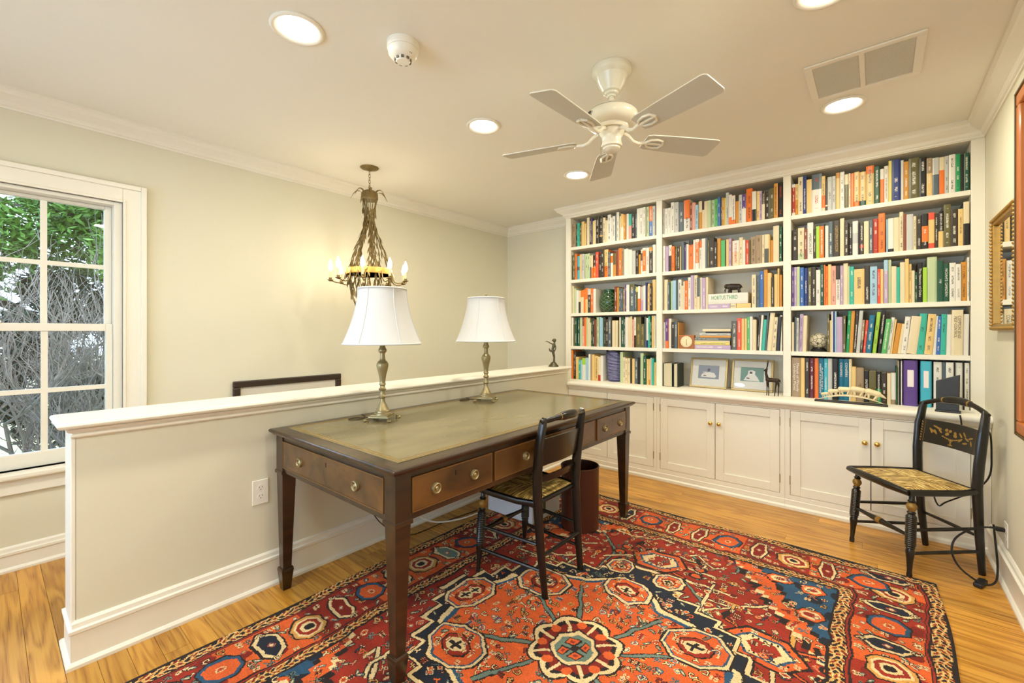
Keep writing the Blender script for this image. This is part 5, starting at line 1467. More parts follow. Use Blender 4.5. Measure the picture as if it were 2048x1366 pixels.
BOOKS={
 'A1':"""-2341,-2337,230,I40H,n,0;-2337,-2298,230,T,k,0;-2298,-2285,196,K,w,0;-2285,-2255,232,Q,k,0;-2255,-2234,207,H,w,0;-2234,-2202,240,C,n,0;-2202,-2184,218,C,n,0;-2184,-2176,179,D,w,0;-2176,-2147,269,I,n,0;-2147,-2124,260,D,w,0;-2124,-2112,251,U,w,0;-2112,-2091,228,Y,n,0;-2091,-2072,231,I,n,0;-2072,-2036,256,D,w,0;-2036,-2002,263,D70A75D,w,0;-2002,-1975,242,I,k,0;-1975,-1952,212,I,n,0;-1952,-1918,260,W,k,0;-1918,-1901,229,W,k,0;-1901,-1872,236,W,k,0;-1872,-1857,243,X,n,0;-1857,-1832,266,W,k,0;-1832,-1812,228,I,n,0;-1812,-1786,241,C50W,n,0;-1786,-1765,232,A,w,0;-1765,-1741,237,W,n,0;-1741,-1709,230,Q45P,n,0;-1709,-1678,223,K,w,0;-1678,-1659,223,X,w,0;-1659,-1632,264,W,n,0;-1632,-1600,263,W,k,0;-1600,-1576,266,W,k,0;-1576,-1549,268,M,k,0;-1549,-1518,269,O50B,w,0;-1518,-1491,263,S,k,0""",
 'A2':"""-2341,-2331,249,K,w,0;-2331,-2303,251,H,w,0;-2303,-2285,257,O,k,0;-2285,-2256,232,$45X60$,n,0;-2256,-2229,247,C,n,0;-2229,-2196,246,S,k,0;-2196,-2162,244,M,k,0;-2162,-2136,243,M,k,0;-2136,-2121,220,I50X,k,0;-2121,-2103,223,I55O,n,0;-2103,-2073,220,D50O,w,0;-2073,-2045,248,!,w,0;-2045,-2016,227,D,w,0;-2016,-1988,250,D,w,0;-1988,-1947,262,C60O,k,0;-1947,-1924,234,X,w,0;-1924,-1896,218,W10O40W,n,0;-1896,-1865,219,H50A,n,0;-1865,-1834,241,Z,n,0;-1834,-1805,255,O,w,0;-1805,-1783,252,T,k,0;-1783,-1745,242,W,n,0;-1745,-1727,234,W,n,0;-1727,-1703,227,W,n,0;-1703,-1670,215,S,n,0;-1670,-1645,218,D,w,0;-1645,-1626,178,A,n,0;-1626,-1608,220,W15G45W,k,0;-1608,-1576,231,W10O90W,w,0;-1576,-1544,229,W,r,0;-1544,-1513,229,A15D,w,0;-1513,-1486,248,W,n,0""",
 'A3':"""-2341,-2344,282,Z,n,0;-2341,-2325,272,I,n,0;-2325,-2298,247,M,n,0;-2298,-2272,227,W,n,0;-2272,-2248,221,I50D,n,0;-2248,-2211,224,O30I,n,0;-2211,-2190,231,O,n,0;-2190,-2162,243,O45C,n,0;-2162,-2129,232,S25D,w,0;-2129,-2103,235,O,w,0;-2103,-2076,229,W,n,0;-1879,-1856,236,Z,w,0;-1856,-1835,226,A,n,0;-1835,-1814,219,X,w,0;-1814,-1793,215,X,w,0;-1793,-1775,214,T,w,0;-1775,-1759,247,U,w,0;-1759,-1730,243,W,n,0;-1730,-1685,247,H20X,w,0;-1685,-1665,228,X,w,0;-1665,-1648,218,Y20H,n,0;-1648,-1624,223,W50O,n,0;-1624,-1598,219,S55F,n,0;-1598,-1576,226,W,n,0;-1576,-1563,252,N,n,0;-1563,-1555,220,A,n,0;-1555,-1538,240,C,k,0;-1538,-1519,220,D,w,0;-1519,-1490,274,C,n,0""",
 'A4':"""-2341,-2341,304,S,k,0;-2341,-2323,292,W,n,0;-2323,-2304,213,H,n,0;-2304,-2281,277,E,w,0;-2281,-2255,299,E,w,0;-2255,-2228,306,M,n,0;-2228,-2203,291,Z30P,w,0;-2203,-2180,295,O,n,0;-2180,-2159,293,M,n,0;-2159,-2139,274,I,n,0;-2139,-2126,229,I,n,0;-2126,-2109,264,E,w,0;-2109,-2088,273,D,w,0;-2088,-2071,259,Z,n,0;-2071,-2043,308,M,k,0;-2043,-2034,307,E,n,0;-2034,-2014,289,L,n,0;-2014,-1999,273,L,n,0;-1999,-1987,278,E,n,0;-1987,-1972,279,D,w,0;-1972,-1943,261,D,w,0;-1943,-1912,296,X,w,0;-1912,-1901,282,D,n,0;-1901,-1872,247,I,n,0;-1872,-1846,247,I,n,0;-1846,-1830,221,H,n,0;-1830,-1816,274,W,n,0;-1816,-1786,276,E,w,0;-1786,-1770,258,X,w,0;-1770,-1743,275,W,n,0;-1743,-1725,274,I,n,0;-1725,-1707,301,I,n,0;-1707,-1689,255,P,w,0;-1689,-1670,273,W60D,k,0;-1670,-1624,275,H,g,0;-1624,-1591,212,H,g,0;-1591,-1574,275,X,n,0;-1574,-1557,265,W75N,n,0;-1557,-1540,279,Q,w,0;-1540,-1521,250,E,w,0;-1521,-1502,288,C,n,0;-1502,-1488,283,W,n,0""",
 'A5':"""-2341,-2328,283,O,n,0;-2340,-2314,268,E,w,0;-2314,-2296,266,D,w,0;-2296,-2266,221,C,n,0;-2266,-2240,190,Q,w,0;-2240,-2224,191,L,n,0;-2224,-2183,210,J30W,n,0;-2183,-2154,216,L,n,0;-2154,-2131,253,W,n,0;-2131,-2114,251,T,n,0;-2114,-2086,250,C,n,0;-2086,-2048,238,C,k,0;-2048,-2021,230,I75R,n,0;-2021,-1994,242,W,n,0;-1823,-1795,290,M,n,0;-1795,-1770,235,I,k,0;-1770,-1748,227,I,k,0;-1748,-1725,228,I,k,0;-1725,-1705,225,D,n,0;-1705,-1681,226,C,n,0;-1681,-1650,229,X,w,0;-1650,-1628,236,K,n,0;-1628,-1598,279,M,n,0;-1598,-1572,255,E,w,0;-1572,-1553,227,C,n,0;-1553,-1536,227,C80A,n,0;-1536,-1521,240,S,n,0;-1521,-1502,235,Q,n,0;-1502,-1486,201,C,n,0""",
 'B1':"""-1419,-1407,223,S,k,0;-1407,-1380,219,W,k,0;-1380,-1353,220,W,k,0;-1353,-1324,262,W,k,0;-1324,-1288,258,S,k,0;-1288,-1246,251,X,w,0;-1246,-1195,261,O60W,k,0;-1195,-1176,231,Z,w,0;-1176,-1150,227,P,n,0;-1150,-1126,202,L,k,0;-1126,-1099,229,I40A,n,0;-1099,-1081,221,D30I,n,0;-1081,-1056,220,I,n,0;-1056,-1030,221,M,n,0;-1030,-1002,222,M,k,0;-1002,-978,224,V,k,0;-978,-959,234,B,w,0;-958,-947,226,X,w,0;-947,-930,223,A,w,0;-930,-918,218,Y,n,0;-918,-896,258,S,k,0;-896,-873,236,W75O,n,0;-873,-849,224,W85O,k,0;-849,-824,219,D20A,n,0;-824,-802,222,S,k,0;-802,-774,220,U50W,w,0;-774,-732,259,O,k,0;-732,-704,227,W60K,n,0;-704,-681,225,C,k,0;-681,-666,223,F,k,0;-666,-647,218,D45I,w,0;-647,-616,216,D,w,0;-616,-587,230,H,w,0;-587,-562,257,A,k,0;-562,-530,262,K,r,0""",
 'B2':"""-1419,-1399,223,W,k,0;-1399,-1374,219,F,n,0;-1374,-1346,227,W40D,k,0;-1346,-1320,212,O,k,0;-1320,-1303,214,H,w,0;-1303,-1279,211,D,w,0;-1279,-1266,205,C,n,0;-1266,-1239,239,X,n,0;-1239,-1228,211,U,w,0;-1228,-1207,216,W,n,0;-1207,-1170,246,K15O,k,0;-1170,-1150,245,W,n,0;-1150,-1122,246,W10O80W,w,0;-1122,-1102,232,O25W,k,0;-1102,-1073,246,W,n,0;-1073,-1056,247,X,n,0;-1056,-1042,230,H,g,0;-1042,-1005,245,D,w,0;-1005,-984,206,D,w,0;-984,-958,231,A,n,0;-956,-925,211,V,n,0;-925,-917,206,K,n,0;-917,-897,215,C,n,0;-897,-878,219,F,k,0;-878,-870,210,Z,n,0;-870,-823,196,W45I,r,0;-823,-797,215,I,k,0;-797,-779,192,W,n,0;-779,-754,189,!,w,0;-754,-741,187,H,n,0;-741,-705,210,T,k,0;-705,-667,215,T,k,0;-667,-648,214,I,k,0;-648,-620,214,I50G,n,0;-620,-613,212,C,n,0;-613,-592,166,A,n,0;-592,-555,269,I,n,0;-555,-534,260,E,w,0""",
 'B3':"""-1419,-1414,236,T,n,0;-1414,-1382,265,I,n,0;-1382,-1366,240,X,w,0;-1366,-1356,236,E,n,0;-1356,-1340,249,M,n,0;-1340,-1309,252,L,n,0;-1309,-1296,248,X,n,0;-1296,-1268,257,W,k,0;-1268,-1248,203,I,n,0;-1248,-1236,238,W,n,0;-1236,-1211,242,O,w,0;-1211,-1188,268,W,k,0;-1188,-1164,299,F,n,0;-1164,-1137,292,I,k,0;-1137,-1115,260,X60I,n,0;-1115,-1099,261,W,n,0;-1099,-1070,256,F,w,0;-1070,-1053,260,I,n,0;-735,-706,251,I,k,0;-706,-681,247,X,k,0;-681,-656,274,B,w,0;-656,-630,304,A,n,0;-630,-604,256,C,n,0;-604,-586,222,D,w,0;-586,-563,243,C,n,0;-563,-553,292,C,n,0;-553,-536,236,A,n,0""",
 'B4':"""-1419,-1398,226,S,w,0;-1398,-1374,254,U75O,w,0;-1374,-1351,254,W,n,0;-1351,-1320,224,D,w,0;-1320,-1295,227,X,w,0;-1295,-1285,221,A,n,0;-878,-837,227,G,w,0;-837,-807,248,!,w,0;-807,-787,245,C,n,0;-787,-768,245,C,n,0;-768,-747,256,V,w,0;-747,-728,258,W,n,0;-728,-703,234,I,n,0;-703,-685,266,D,w,16;-685,-671,268,W,n,16;-671,-648,233,Q,n,17;-648,-635,283,X,k,18;-635,-605,283,I,n,24;-605,-575,250,I,k,17;-575,-549,254,K,n,14;-549,-535,263,W,n,0""",
 'C1':"""-474,-454,229,W10R90W,w,0;-454,-436,227,C50A,k,0;-436,-406,271,I,k,0;-406,-385,272,N,w,0;-385,-354,241,C,n,0;-354,-297,269,X40W,r,0;-297,-276,247,C55O90I,k,0;-276,-263,211,D80I85D,n,0;-263,-238,232,S,k,0;-238,-217,233,S,k,0;-217,-194,254,A15C,n,0;-194,-169,253,W,k,0;-169,-147,230,I30H,n,0;-147,-135,233,I,k,0;-135,-118,229,O,n,0;-118,-89,232,C85O,k,0;-89,-55,228,C85E,k,0;-55,-13,260,O20C,k,0;-13,16,245,E,w,0;17,37,222,W30O,n,0;37,59,238,W,k,0;59,75,264,Y,n,0;75,117,266,N,w,0;117,133,257,W,n,0;133,156,243,A,w,0;156,205,256,H,w,0;205,239,246,K,w,0;239,265,235,T40C,w,0;265,294,230,S45X,n,0;294,319,229,I35O,n,0;319,338,230,S,k,0;338,366,232,W,k,0;366,387,230,#,w,0;387,402,222,K,n,0;402,425,227,E,w,0;428,425,228,W,n,0""",
 'C2':"""-474,-437,224,D,w,0;-437,-399,231,I80M,k,0;-399,-380,217,Z,w,0;-380,-346,259,W,n,0,AMERICAN DIRT;-346,-329,212,D,w,0;-329,-309,227,J,n,0;-309,-283,224,O,w,0;-283,-277,239,D,n,0;-277,-258,224,W,n,0;-258,-233,250,X,w,0;-233,-193,251,D,n,0,A GENTLEMAN IN MOSCOW;-193,-170,259,I,n,0;-170,-146,226,D,w,0;-146,-126,217,K,w,0;-126,-96,231,W35S65W,n,0;-96,-88,216,K,n,0;-88,-66,213,D70R80D,w,0;-66,-40,219,I,n,0;-40,-19,224,X,w,0;-19,9,228,R,w,0;9,42,258,O,k,0;47,57,216,L,n,0;57,85,219,W90K,n,0;85,112,220,I,n,0;112,131,250,I,k,0;131,145,235,Z,n,0;145,178,228,S,n,0;178,192,212,I,k,0;192,217,212,D,w,0;217,246,219,K35O80K,w,0;246,275,223,!20C85!,n,0;275,292,213,D,w,0;292,315,224,K55C,n,0,BRAIN ON FIRE;315,346,260,H,w,0;346,377,223,D,w,0;377,399,222,C,k,0;399,425,261,I50K,n,0""",
 'C3':"""-474,-460,302,U,w,0;-460,-443,296,F,w,0;-443,-425,289,M,n,0;-425,-401,277,B,w,0;-401,-377,271,N,w,0;-377,-354,272,H,w,0;-354,-329,273,D,w,0;-329,-303,251,W,k,0;-303,-284,298,E,w,0;-284,-275,298,O,n,0;-275,-260,273,O,k,0;-260,-242,310,C,n,0;-242,-216,271,P,k,0;-216,-193,268,D35W,n,0,GARDEN ANSWERS;-193,-176,268,F,w,0;-176,-150,301,I,n,0;-150,-141,261,M,n,0;-141,-118,257,Q,w,0;-118,-63,237,C,k,0;-63,-34,255,D,w,0;-34,3,246,L,k,0;3,19,228,!,w,0;19,35,226,C,n,0;36,57,296,L25F,w,0;57,73,297,M,n,0;73,98,238,I,n,0;98,115,230,Q,n,0;115,139,260,I,n,0;139,157,279,C,n,0;157,170,246,C,k,0;170,185,203,I,n,0;185,198,192,E,w,0;198,222,250,K,n,0,The Nature of Oaks;222,242,218,J,n,0;242,286,280,M,n,0;286,314,252,E,w,0;314,340,232,E,n,0,NOAH'S GARDEN;340,367,233,W,k,0;367,390,224,W,k,0;390,415,235,A,k,0;415,425,260,W,k,0""",
 'C4':"""-474,-460,211,I,n,0;-460,-447,249,X,n,2;-447,-433,242,S,k,3;-433,-411,269,F,k,8;-411,-388,257,I,n,8;-265,-252,266,H,w,0;-252,-242,221,C,n,0;-242,-232,288,W,n,0;-232,-222,285,N,n,0;-222,-212,284,L,n,0;-212,-179,244,F,n,0;-179,-163,251,H,w,3;-163,-144,289,#,w,14;-144,-124,285,A,n,13;-124,-107,294,D,w,17;-107,-87,285,S,n,19;-87,-72,221,T60D,w,13;-72,-57,219,!,w,17;-57,-28,251,&,w,21;-28,-23,288,J,n,21;-23,-3,272,J,k,25;4,23,291,K,w,25;23,49,225,V,w,25;49,67,235,W,k,25;67,77,223,C,n,24;77,102,196,A,n,25;102,119,193,I,n,24;119,145,238,W,k,22;145,192,239,I,n,25;192,227,255,Q,k,17;227,263,251,C,k,20;263,281,240,W,n,13;281,300,238,B,w,7;300,325,249,Q,k,6;325,348,247,W,n,5;348,396,273,I,n,3,COMMON SENSE|PEST CONTROL;396,422,247,W,n,3""",
 'C5':"""-474,-420,288,T,n,0,Manual of Woody|Landscape Plants;-420,-395,300,C,n,0;-395,-367,292,D,w,0;-367,-340,295,@,w,0;-340,-315,297,O,n,0;-315,-284,293,&,n,0,PLANTS THAT|MERIT ATTENTION;-284,-261,294,$,w,0;-261,-236,294,S,n,0;-236,-202,295,K,w,0;-202,-174,296,&,n,0,CONIFERS;-174,-145,297,&,n,0,CONIFERS;-145,-130,299,I,n,0;-130,-107,234,C,n,0;-107,-66,228,T,k,0;-66,-39,209,K,n,0,EASTERN;-39,-2,208,H,n,0;-2,23,209,K55#,w,0;24,52,199,D,w,0;52,71,200,I,n,0;71,95,204,W85T,n,0;95,104,245,E,n,0;104,110,288,I,n,0;110,119,289,K,n,0;119,126,289,W,n,0;271,307,302,W,k,0;307,325,304,X,n,0;325,358,295,W,k,0;358,366,298,K,n,0;366,397,298,W,k,0;397,405,299,K,n,0;405,425,295,W,k,0""",
}
# ---------------------------------------------------------------- books
def book_mat():
    m = bpy.data.materials.new('book_cover'); m.use_nodes = True
    nt = m.node_tree; N = nt.nodes; L = nt.links; b = N['Principled BSDF']
    ca = N.new('ShaderNodeAttribute'); ca.attribute_name = 'Col'
    ta = N.new('ShaderNodeAttribute'); ta.attribute_name = 'Txt'
    uv = N.new('ShaderNodeUVMap'); uv.uv_map = 'UVMap'
    sp = N.new('ShaderNodeSeparateXYZ'); L.new(uv.outputs[0], sp.inputs[0])
    def mth(op, a, b_=None, c_=None):
        n = N.new('ShaderNodeMath'); n.operation = op
        for i, x in enumerate((a, b_, c_)):
            if x is None: continue
            if isinstance(x, (int, float)): n.inputs[i].default_value = x
            else: L.new(x, n.inputs[i])
        return n.outputs[0]
    u, v = sp.outputs[0], sp.outputs[1]
    fr = mth('FRACT', v)
    rng = mth('MULTIPLY', mth('GREATER_THAN', fr, .10), mth('LESS_THAN', fr, .90))
    uc = mth('LESS_THAN', mth('ABSOLUTE', mth('SUBTRACT', u, .5)), .17)
    wn = N.new('ShaderNodeTexWhiteNoise'); wn.noise_dimensions = '2D'
    cb = N.new('ShaderNodeCombineXYZ'); L.new(mth('FLOOR', mth('MULTIPLY', v, 130)), cb.inputs[0]); L.new(mth('FLOOR', mth('MULTIPLY', u, 11)), cb.inputs[1])
    L.new(cb.outputs[0], wn.inputs['Vector'])
    ink = mth('GREATER_THAN', wn.outputs[0], .46)
    w2 = N.new('ShaderNodeTexWhiteNoise'); w2.noise_dimensions = '1D'
    L.new(mth('FLOOR', mth('MULTIPLY', v, 9)), w2.inputs['W'])
    word = mth('GREATER_THAN', w2.outputs[0], .42)
    msk = mth('MULTIPLY', mth('MULTIPLY', rng, uc), mth('MULTIPLY', ink, word))
    msk = mth('MULTIPLY', mth('MULTIPLY', msk, ta.outputs['Alpha']), .8)
    mx = N.new('ShaderNodeMix'); mx.data_type = 'RGBA'
    L.new(msk, mx.inputs[0]); L.new(ca.outputs[0], mx.inputs[6]); L.new(ta.outputs[0], mx.inputs[7])
    L.new(mx.outputs[2], b.inputs['Base Color'])
    b.inputs['Roughness'].default_value = .38
    return m
BOOKM = book_mat()
PAGES = mat('book_pages', S(226, 214, 184), .8, var=.1, vscale=50, stretch=(300, 1, 1))
BC = {'W': ('white', S(226, 222, 208)), 'I': ('ivory', S(224, 208, 168)), 'C': ('cream yellow', S(226, 192, 122)), 'K': ('black', S(26, 22, 18)), 'D': ('dark brown', S(56, 46, 32)), 'G': ('grey', S(88, 88, 80)), 'S': ('pale grey', S(192, 192, 184)), 'T': ('tan', S(160, 136, 104)), 'O': ('orange', S(236, 118, 34)), 'R': ('red', S(178, 48, 24)), 'P': ('pink', S(222, 160, 140)), 'N': ('navy blue', S(28, 48, 112)), 'B': ('blue', S(58, 106, 176)), 'L': ('light blue', S(158, 194, 214)), 'Q': ('turquoise', S(56, 176, 152)), 'E': ('dark green', S(24, 78, 52)), 'V': ('green', S(88, 176, 98)), 'M': ('pale green', S(188, 202, 156)), 'Y': ('yellow', S(222, 206, 110)), 'A': ('amber', S(206, 142, 46)), 'U': ('purple', S(92, 64, 134)), 'F': ('lavender', S(184, 160, 190)), 'H': ('olive', S(98, 92, 48)), 'X': ('slate', S(84, 98, 104)), 'J': ('lime green', S(164, 208, 64)), 'Z': ('rust brown', S(132, 66, 40)), '@': ('maroon', S(94, 24, 44)), '#': ('emerald green', S(20, 148, 84)), '&': ('teal blue', S(16, 104, 134)), '!': ('coral red', S(228, 82, 52)), '$': ('sky turquoise', S(70, 176, 196))}
TXC = {'w': S(236, 230, 214), 'k': S(40, 34, 28), 'g': S(190, 160, 80), 'r': S(190, 60, 40), 'n': None}
def parse_bands(code):
    out = []; i = 0; prev = 0
    while i < len(code):
        c_ = code[i]; i += 1; n_ = ''
        while i < len(code) and code[i].isdigit(): n_ += code[i]; i += 1
        e = int(n_)/100 if n_ else 1.0
        out.append((c_, prev, e)); prev = e
    return out
class Cov:
    """cover boards and spine with per-face colour, lettering flag and uv"""
    def __init__(self): self.v = []; self.f = []; self.col = []; self.txt = []; self.uv = []
    def quad(self, q, col, txt=None, uv=None):
        o = len(self.v); self.v += q; self.f.append((o, o+1, o+2, o+3)); self.col.append(col); self.txt.append(txt); self.uv.append(uv or ((0, 0),)*4)
    def box(self, x0, x1, y0, y1, z0, z1, col, skip=()):
        p = [(x0,y0,z0),(x1,y0,z0),(x1,y1,z0),(x0,y1,z0),(x0,y0,z1),(x1,y0,z1),(x1,y1,z1),(x0,y1,z1)]
        for n_, f in (('b', (0,3,2,1)), ('t', (4,5,6,7)), ('f', (0,1,5,4)), ('r', (1,2,6,5)), ('k', (2,3,7,6)), ('l', (3,0,4,7))):
            if n_ not in skip: self.quad([p[i] for i in f], col)
    def finish(self, name):
        me = bpy.data.meshes.new(name); me.from_pydata(self.v, [], self.f)
        ca = me.color_attributes.new('Col', 'FLOAT_COLOR', 'CORNER'); ta = me.color_attributes.new('Txt', 'FLOAT_COLOR', 'CORNER')
        uv = me.uv_layers.new(name='UVMap')
        a = []; b_ = []; c_ = []
        for k in range(len(self.f)):
            for q in range(4):
                a += [*self.col[k], 1]
                b_ += [*self.txt[k], 1] if self.txt[k] else [0, 0, 0, 0]
                c_ += list(self.uv[k][q])
        ca.data.foreach_set('color', a); ta.data.foreach_set('color', b_); uv.data.foreach_set('uv', c_)
        me.materials.append(BOOKM)
        return me
def cover(cv, w, h, d, bands, txt, seed, X=0.0, Y=0.0, Z=0.0, rot=None):
    t = .0022
    main = BC[bands[-1][0] if len(bands) < 3 else bands[0][0]][1]
    tmp = Cov()
    tmp.box(0, t, .002, d, 0, h, main); tmp.box(w-t, w, .002, d, 0, h, main)
    tmp.box(t, w-t, .0015, .0015+t, 0, h, main, skip=('f',))
    # gently rounded spine in three facets
    xs = [0, w*.22, w*.78, w]; ys = [.002, 0, 0, .002]
    for c_, a, b_ in bands:
        z1, z0 = h*(1-a), h*(1-b_)
        for k in range(3):
            tmp.quad([(xs[k], ys[k], z0), (xs[k+1], ys[k+1], z0), (xs[k+1], ys[k+1], z1), (xs[k], ys[k], z1)], BC[c_][1], TXC[txt],
                     ((xs[k]/w, seed+z0/h*.998), (xs[k+1]/w, seed+z0/h*.998), (xs[k+1]/w, seed+z1/h*.998), (xs[k]/w, seed+z1/h*.998)))
    for k in range(3):
        for z, fl in ((h, 1), (0, 0)):
            q = [(xs[k], ys[k], z), (xs[k+1], ys[k+1], z), (xs[k+1], .004, z), (xs[k], .004, z)]
            tmp.quad(q if fl else q[::-1], main)
    for i, p in enumerate(tmp.v):
        p = Vector(p)
        if rot is not None: p = rot @ p
        tmp.v[i] = (p.x+X, p.y+Y, p.z+Z)
    o = len(cv.v); cv.v += tmp.v; cv.f += [tuple(i+o for i in f) for f in tmp.f]; cv.col += tmp.col; cv.txt += tmp.txt; cv.uv += tmp.uv
def lean_rot(w, lean, h):
    if not lean: return None
    a = math.atan2(lean, h)
    return Matrix.Translation((w, 0, 0)) @ Matrix.Rotation(a, 4, 'Y') @ Matrix.Translation((-w, 0, 0))
TITLEC = {'AMERICAN DIRT': 'k', 'A GENTLEMAN IN MOSCOW': 'g', 'CONIFERS': 'w', 'COMMON SENSE|PEST CONTROL': 'k', 'The Nature of Oaks': 'w', 'GARDEN ANSWERS': 'k', 'BRAIN ON FIRE': 'w', "NOAH'S GARDEN": 'w', 'Manual of Woody|Landscape Plants': 'w', 'PLANTS THAT|MERIT ATTENTION': 'w', 'EASTERN': 'w'}
INK = {k: mat('ink_'+k, TXC[k], .6) for k in 'wkg'}
ORD = lambda n: '%d%s' % (n, 'th' if 10 <= n % 100 <= 20 else {1: 'st', 2: 'nd', 3: 'rd'}.get(n % 10, 'th'))
ROWN = ['top shelf', 'second shelf', 'third shelf', 'fourth shelf', 'bottom row']
BAYN = {'A': 'left bay', 'B': 'middle bay', 'C': 'right bay'}
ROWZ = SZ+[WT]
def spine_matrix(x, y, z, sz=1):
    return Matrix(((0, 1, 0, x), (0, 0, -1, y), (-1, 0, 0, z), (0, 0, 0, 1)))
allb = []
for key, txt_ in BOOKS.items():
    row = int(key[1])-1; z0 = ROWZ[row]; num = 0; lastx = -9
    for e in txt_.split(';'):
        a = e.split(',', 6)
        x0, x1, h = int(a[0])/1000, int(a[1])/1000, int(a[2])/1000
        if x0 < lastx: x0 = lastx
        if x1-x0 < .0055: continue
        num += 1
        h = min(h, .283)
        allb.append(dict(key=key, n=num, x0=x0, x1=x1-.0006, h=h, code=a[3], txt=a[4], lean=int(a[5])/1000, title=a[6] if len(a) > 6 else '', z=z0))
        lastx = x1
rb = random.Random(77)
for b_ in allb:
    w = b_['x1']-b_['x0']
    xm, D_ = (b_['x0']+b_['x1'])/2, 0
    D_ = -xm*math.sin(math.radians(39.784))*-1*-1+3.75*math.cos(math.radians(39.784))
    b_['area'] = w*b_['h']/D_**2+(1 if b_['title'] else 0)
    b_['d'] = min(.24, max(.11, b_['h']*rb.uniform(.62, .74)))
    b_['y'] = 3.742+rb.uniform(0, .016)
rank = sorted(allb, key=lambda q: -q['area'])
single = set(id(q) for q in rank[:300])
rest = Cov(); restp = MB()
for b_ in allb:
    w = b_['x1']-b_['x0']; bands = parse_bands(b_['code']); rot = lean_rot(w, b_['lean'], b_['h'])
    sd_ = rb.randrange(1, 400)
    pg_ = (.0023, w-.0023, .005, b_['d']-.003, .0015, b_['h']-.003)
    if id(b_) not in single:
        cover(rest, w, b_['h'], b_['d'], bands, b_['txt'], sd_, b_['x0'], b_['y'], b_['z']+.0004, rot)
        restp.box(*pg_, Matrix.Translation((b_['x0'], b_['y'], b_['z']+.0004)) @ (rot or Matrix.Identity(4)))
        continue
    cv = Cov(); cover(cv, w, b_['h'], b_['d'], bands, b_['txt'], sd_, rot=rot)
    o = bpy.data.objects.new('book', cv.finish('book')); COL.objects.link(o)
    o.location = (b_['x0'], b_['y'], b_['z']+.0004)
    names = []
    for c_, _, _ in bands:
        if BC[c_][0] not in names: names.append(BC[c_][0])
    size = ' '.join(s for s in ('tall' if b_['h'] > .262 else 'short' if b_['h'] < .205 else '', 'thick' if w > .038 else 'thin' if w < .014 else '') if s)
    tag(o, ('%s %s book%s, %s from the left, %s, %s' % (size, ' and '.join(names[:2]), ' leaning right' if b_['lean'] > .012 else '', ORD(b_['n']), ROWN[int(b_['key'][1])-1], BAYN[b_['key'][0]])).strip(), 'book', 'books on the '+ROWN[int(b_['key'][1])-1]+' of the '+BAYN[b_['key'][0]])
    MB().box(*pg_, rot).build('page_block', PAGES, o)
    if b_['title']:
        tt = b_['title']; ln = tt.split('|')
        top = .5
        L_ = b_['h']*(.34 if tt in ('CONIFERS', 'EASTERN') else .72 if len(tt) > 10 else .6)
        cz = b_['h']*(.74 if tt == 'CONIFERS' else .5 if tt != 'EASTERN' else .55)
        if tt.startswith('COMMON'): cz = b_['h']*.62; L_ = b_['h']*.5
        if tt == 'BRAIN ON FIRE': cz = b_['h']*.70; L_ = b_['h']*.46
        if tt == 'AMERICAN DIRT': cz = b_['h']*.42; L_ = b_['h']*.58
        M_ = spine_matrix(w/2, -.0004, cz)
        if rot is not None: M_ = rot @ M_
        text_mesh('spine_title', '\n'.join(ln), w*(.62 if len(ln) == 1 else .42), INK[TITLEC[tt]], o, M_, .0002, L_)
ro = bpy.data.objects.new('narrow_books', rest.finish('narrow_books')); COL.objects.link(ro)
tag(ro, 'many narrow mixed-colour book spines wedged between the larger books', 'books', kind='stuff')
restp.build('page_blocks', PAGES, ro)

# books lying flat
def flat(x0, x1, z0, z1, code, label, txt='n', d=.2, y=3.752, title=None, tsize=0, tcol=None, tx=.5):
    w = z1-z0-.0006; h = x1-x0
    cv = Cov(); R_ = Matrix(((0, 0, 1, 0), (0, 1, 0, 0), (-1, 0, 0, w), (0, 0, 0, 1)))
    cover(cv, w, h, d, parse_bands(code), txt, rb.randrange(1, 300), rot=R_)
    o = bpy.data.objects.new('book', cv.finish('book')); COL.objects.link(o); o.location = (x0, y, z0+.0003)
    tag(o, label, 'book', 'books lying flat on the middle bay shelves')
    MB().box(.0023, w-.0023, .005, d-.003, .0015, h-.003, R_).build('page_block', PAGES, o)
    if title:
        for k, (tt, ts, tz, m_) in enumerate(title):
            M_ = Matrix(((1, 0, 0, h*tx), (0, 0, -1, -.0004), (0, 1, 0, w*tz), (0, 0, 0, 1)))
            text_mesh('spine_title', tt, ts, m_, o, M_, .0002, h*(.66 if k == 0 else .6))
    return o
flat(-1.053, -.889, 1.41, 1.4465, 'F', 'lavender book lying under the thick white book', 'w')
flat(-.886, -.846, 1.41, 1.4465, 'I', 'small ivory book lying under the thick white book', 'k', .12)
flat(-.843, -.742, 1.41, 1.4465, 'C', 'cream yellow book lying under the end of the thick white book', 'n')
flat(-1.052, -.762, 1.447, 1.5305, 'W', 'thick white book lying flat under the elephant, green title', 'n', .2, title=[('HORTUS THIRD', .046, .60, mat('green_ink', S(40, 150, 90), .6))], tx=.42)
FL = [(1.0838, 1.119, -1.176, -.885, 'F', 'w', 'lavender book at the bottom of the flat stack by the clock'), (1.119, 1.142, -1.176, -.89, 'Y', 'k', 'yellow patterned book second from the bottom of the flat stack'), (1.142, 1.155, -1.176, -.89, 'I', 'n', 'thin ivory book third from the bottom of the flat stack'), (1.155, 1.177, -1.176, -.886, 'X', 'n', 'slate book with white title midway in the flat stack'), (1.177, 1.194, -1.115, -.883, 'A', 'n', 'amber book fifth from the bottom of the flat stack'), (1.194, 1.214, -1.119, -.884, 'S', 'k', 'pale grey book third from the top of the flat stack'), (1.214, 1.227, -1.072, -.884, 'K', 'n', 'thin black book second from the top of the flat stack'), (1.227, 1.2473, -1.095, -.884, 'I', 'n', 'ivory book on top of the flat stack by the clock')]
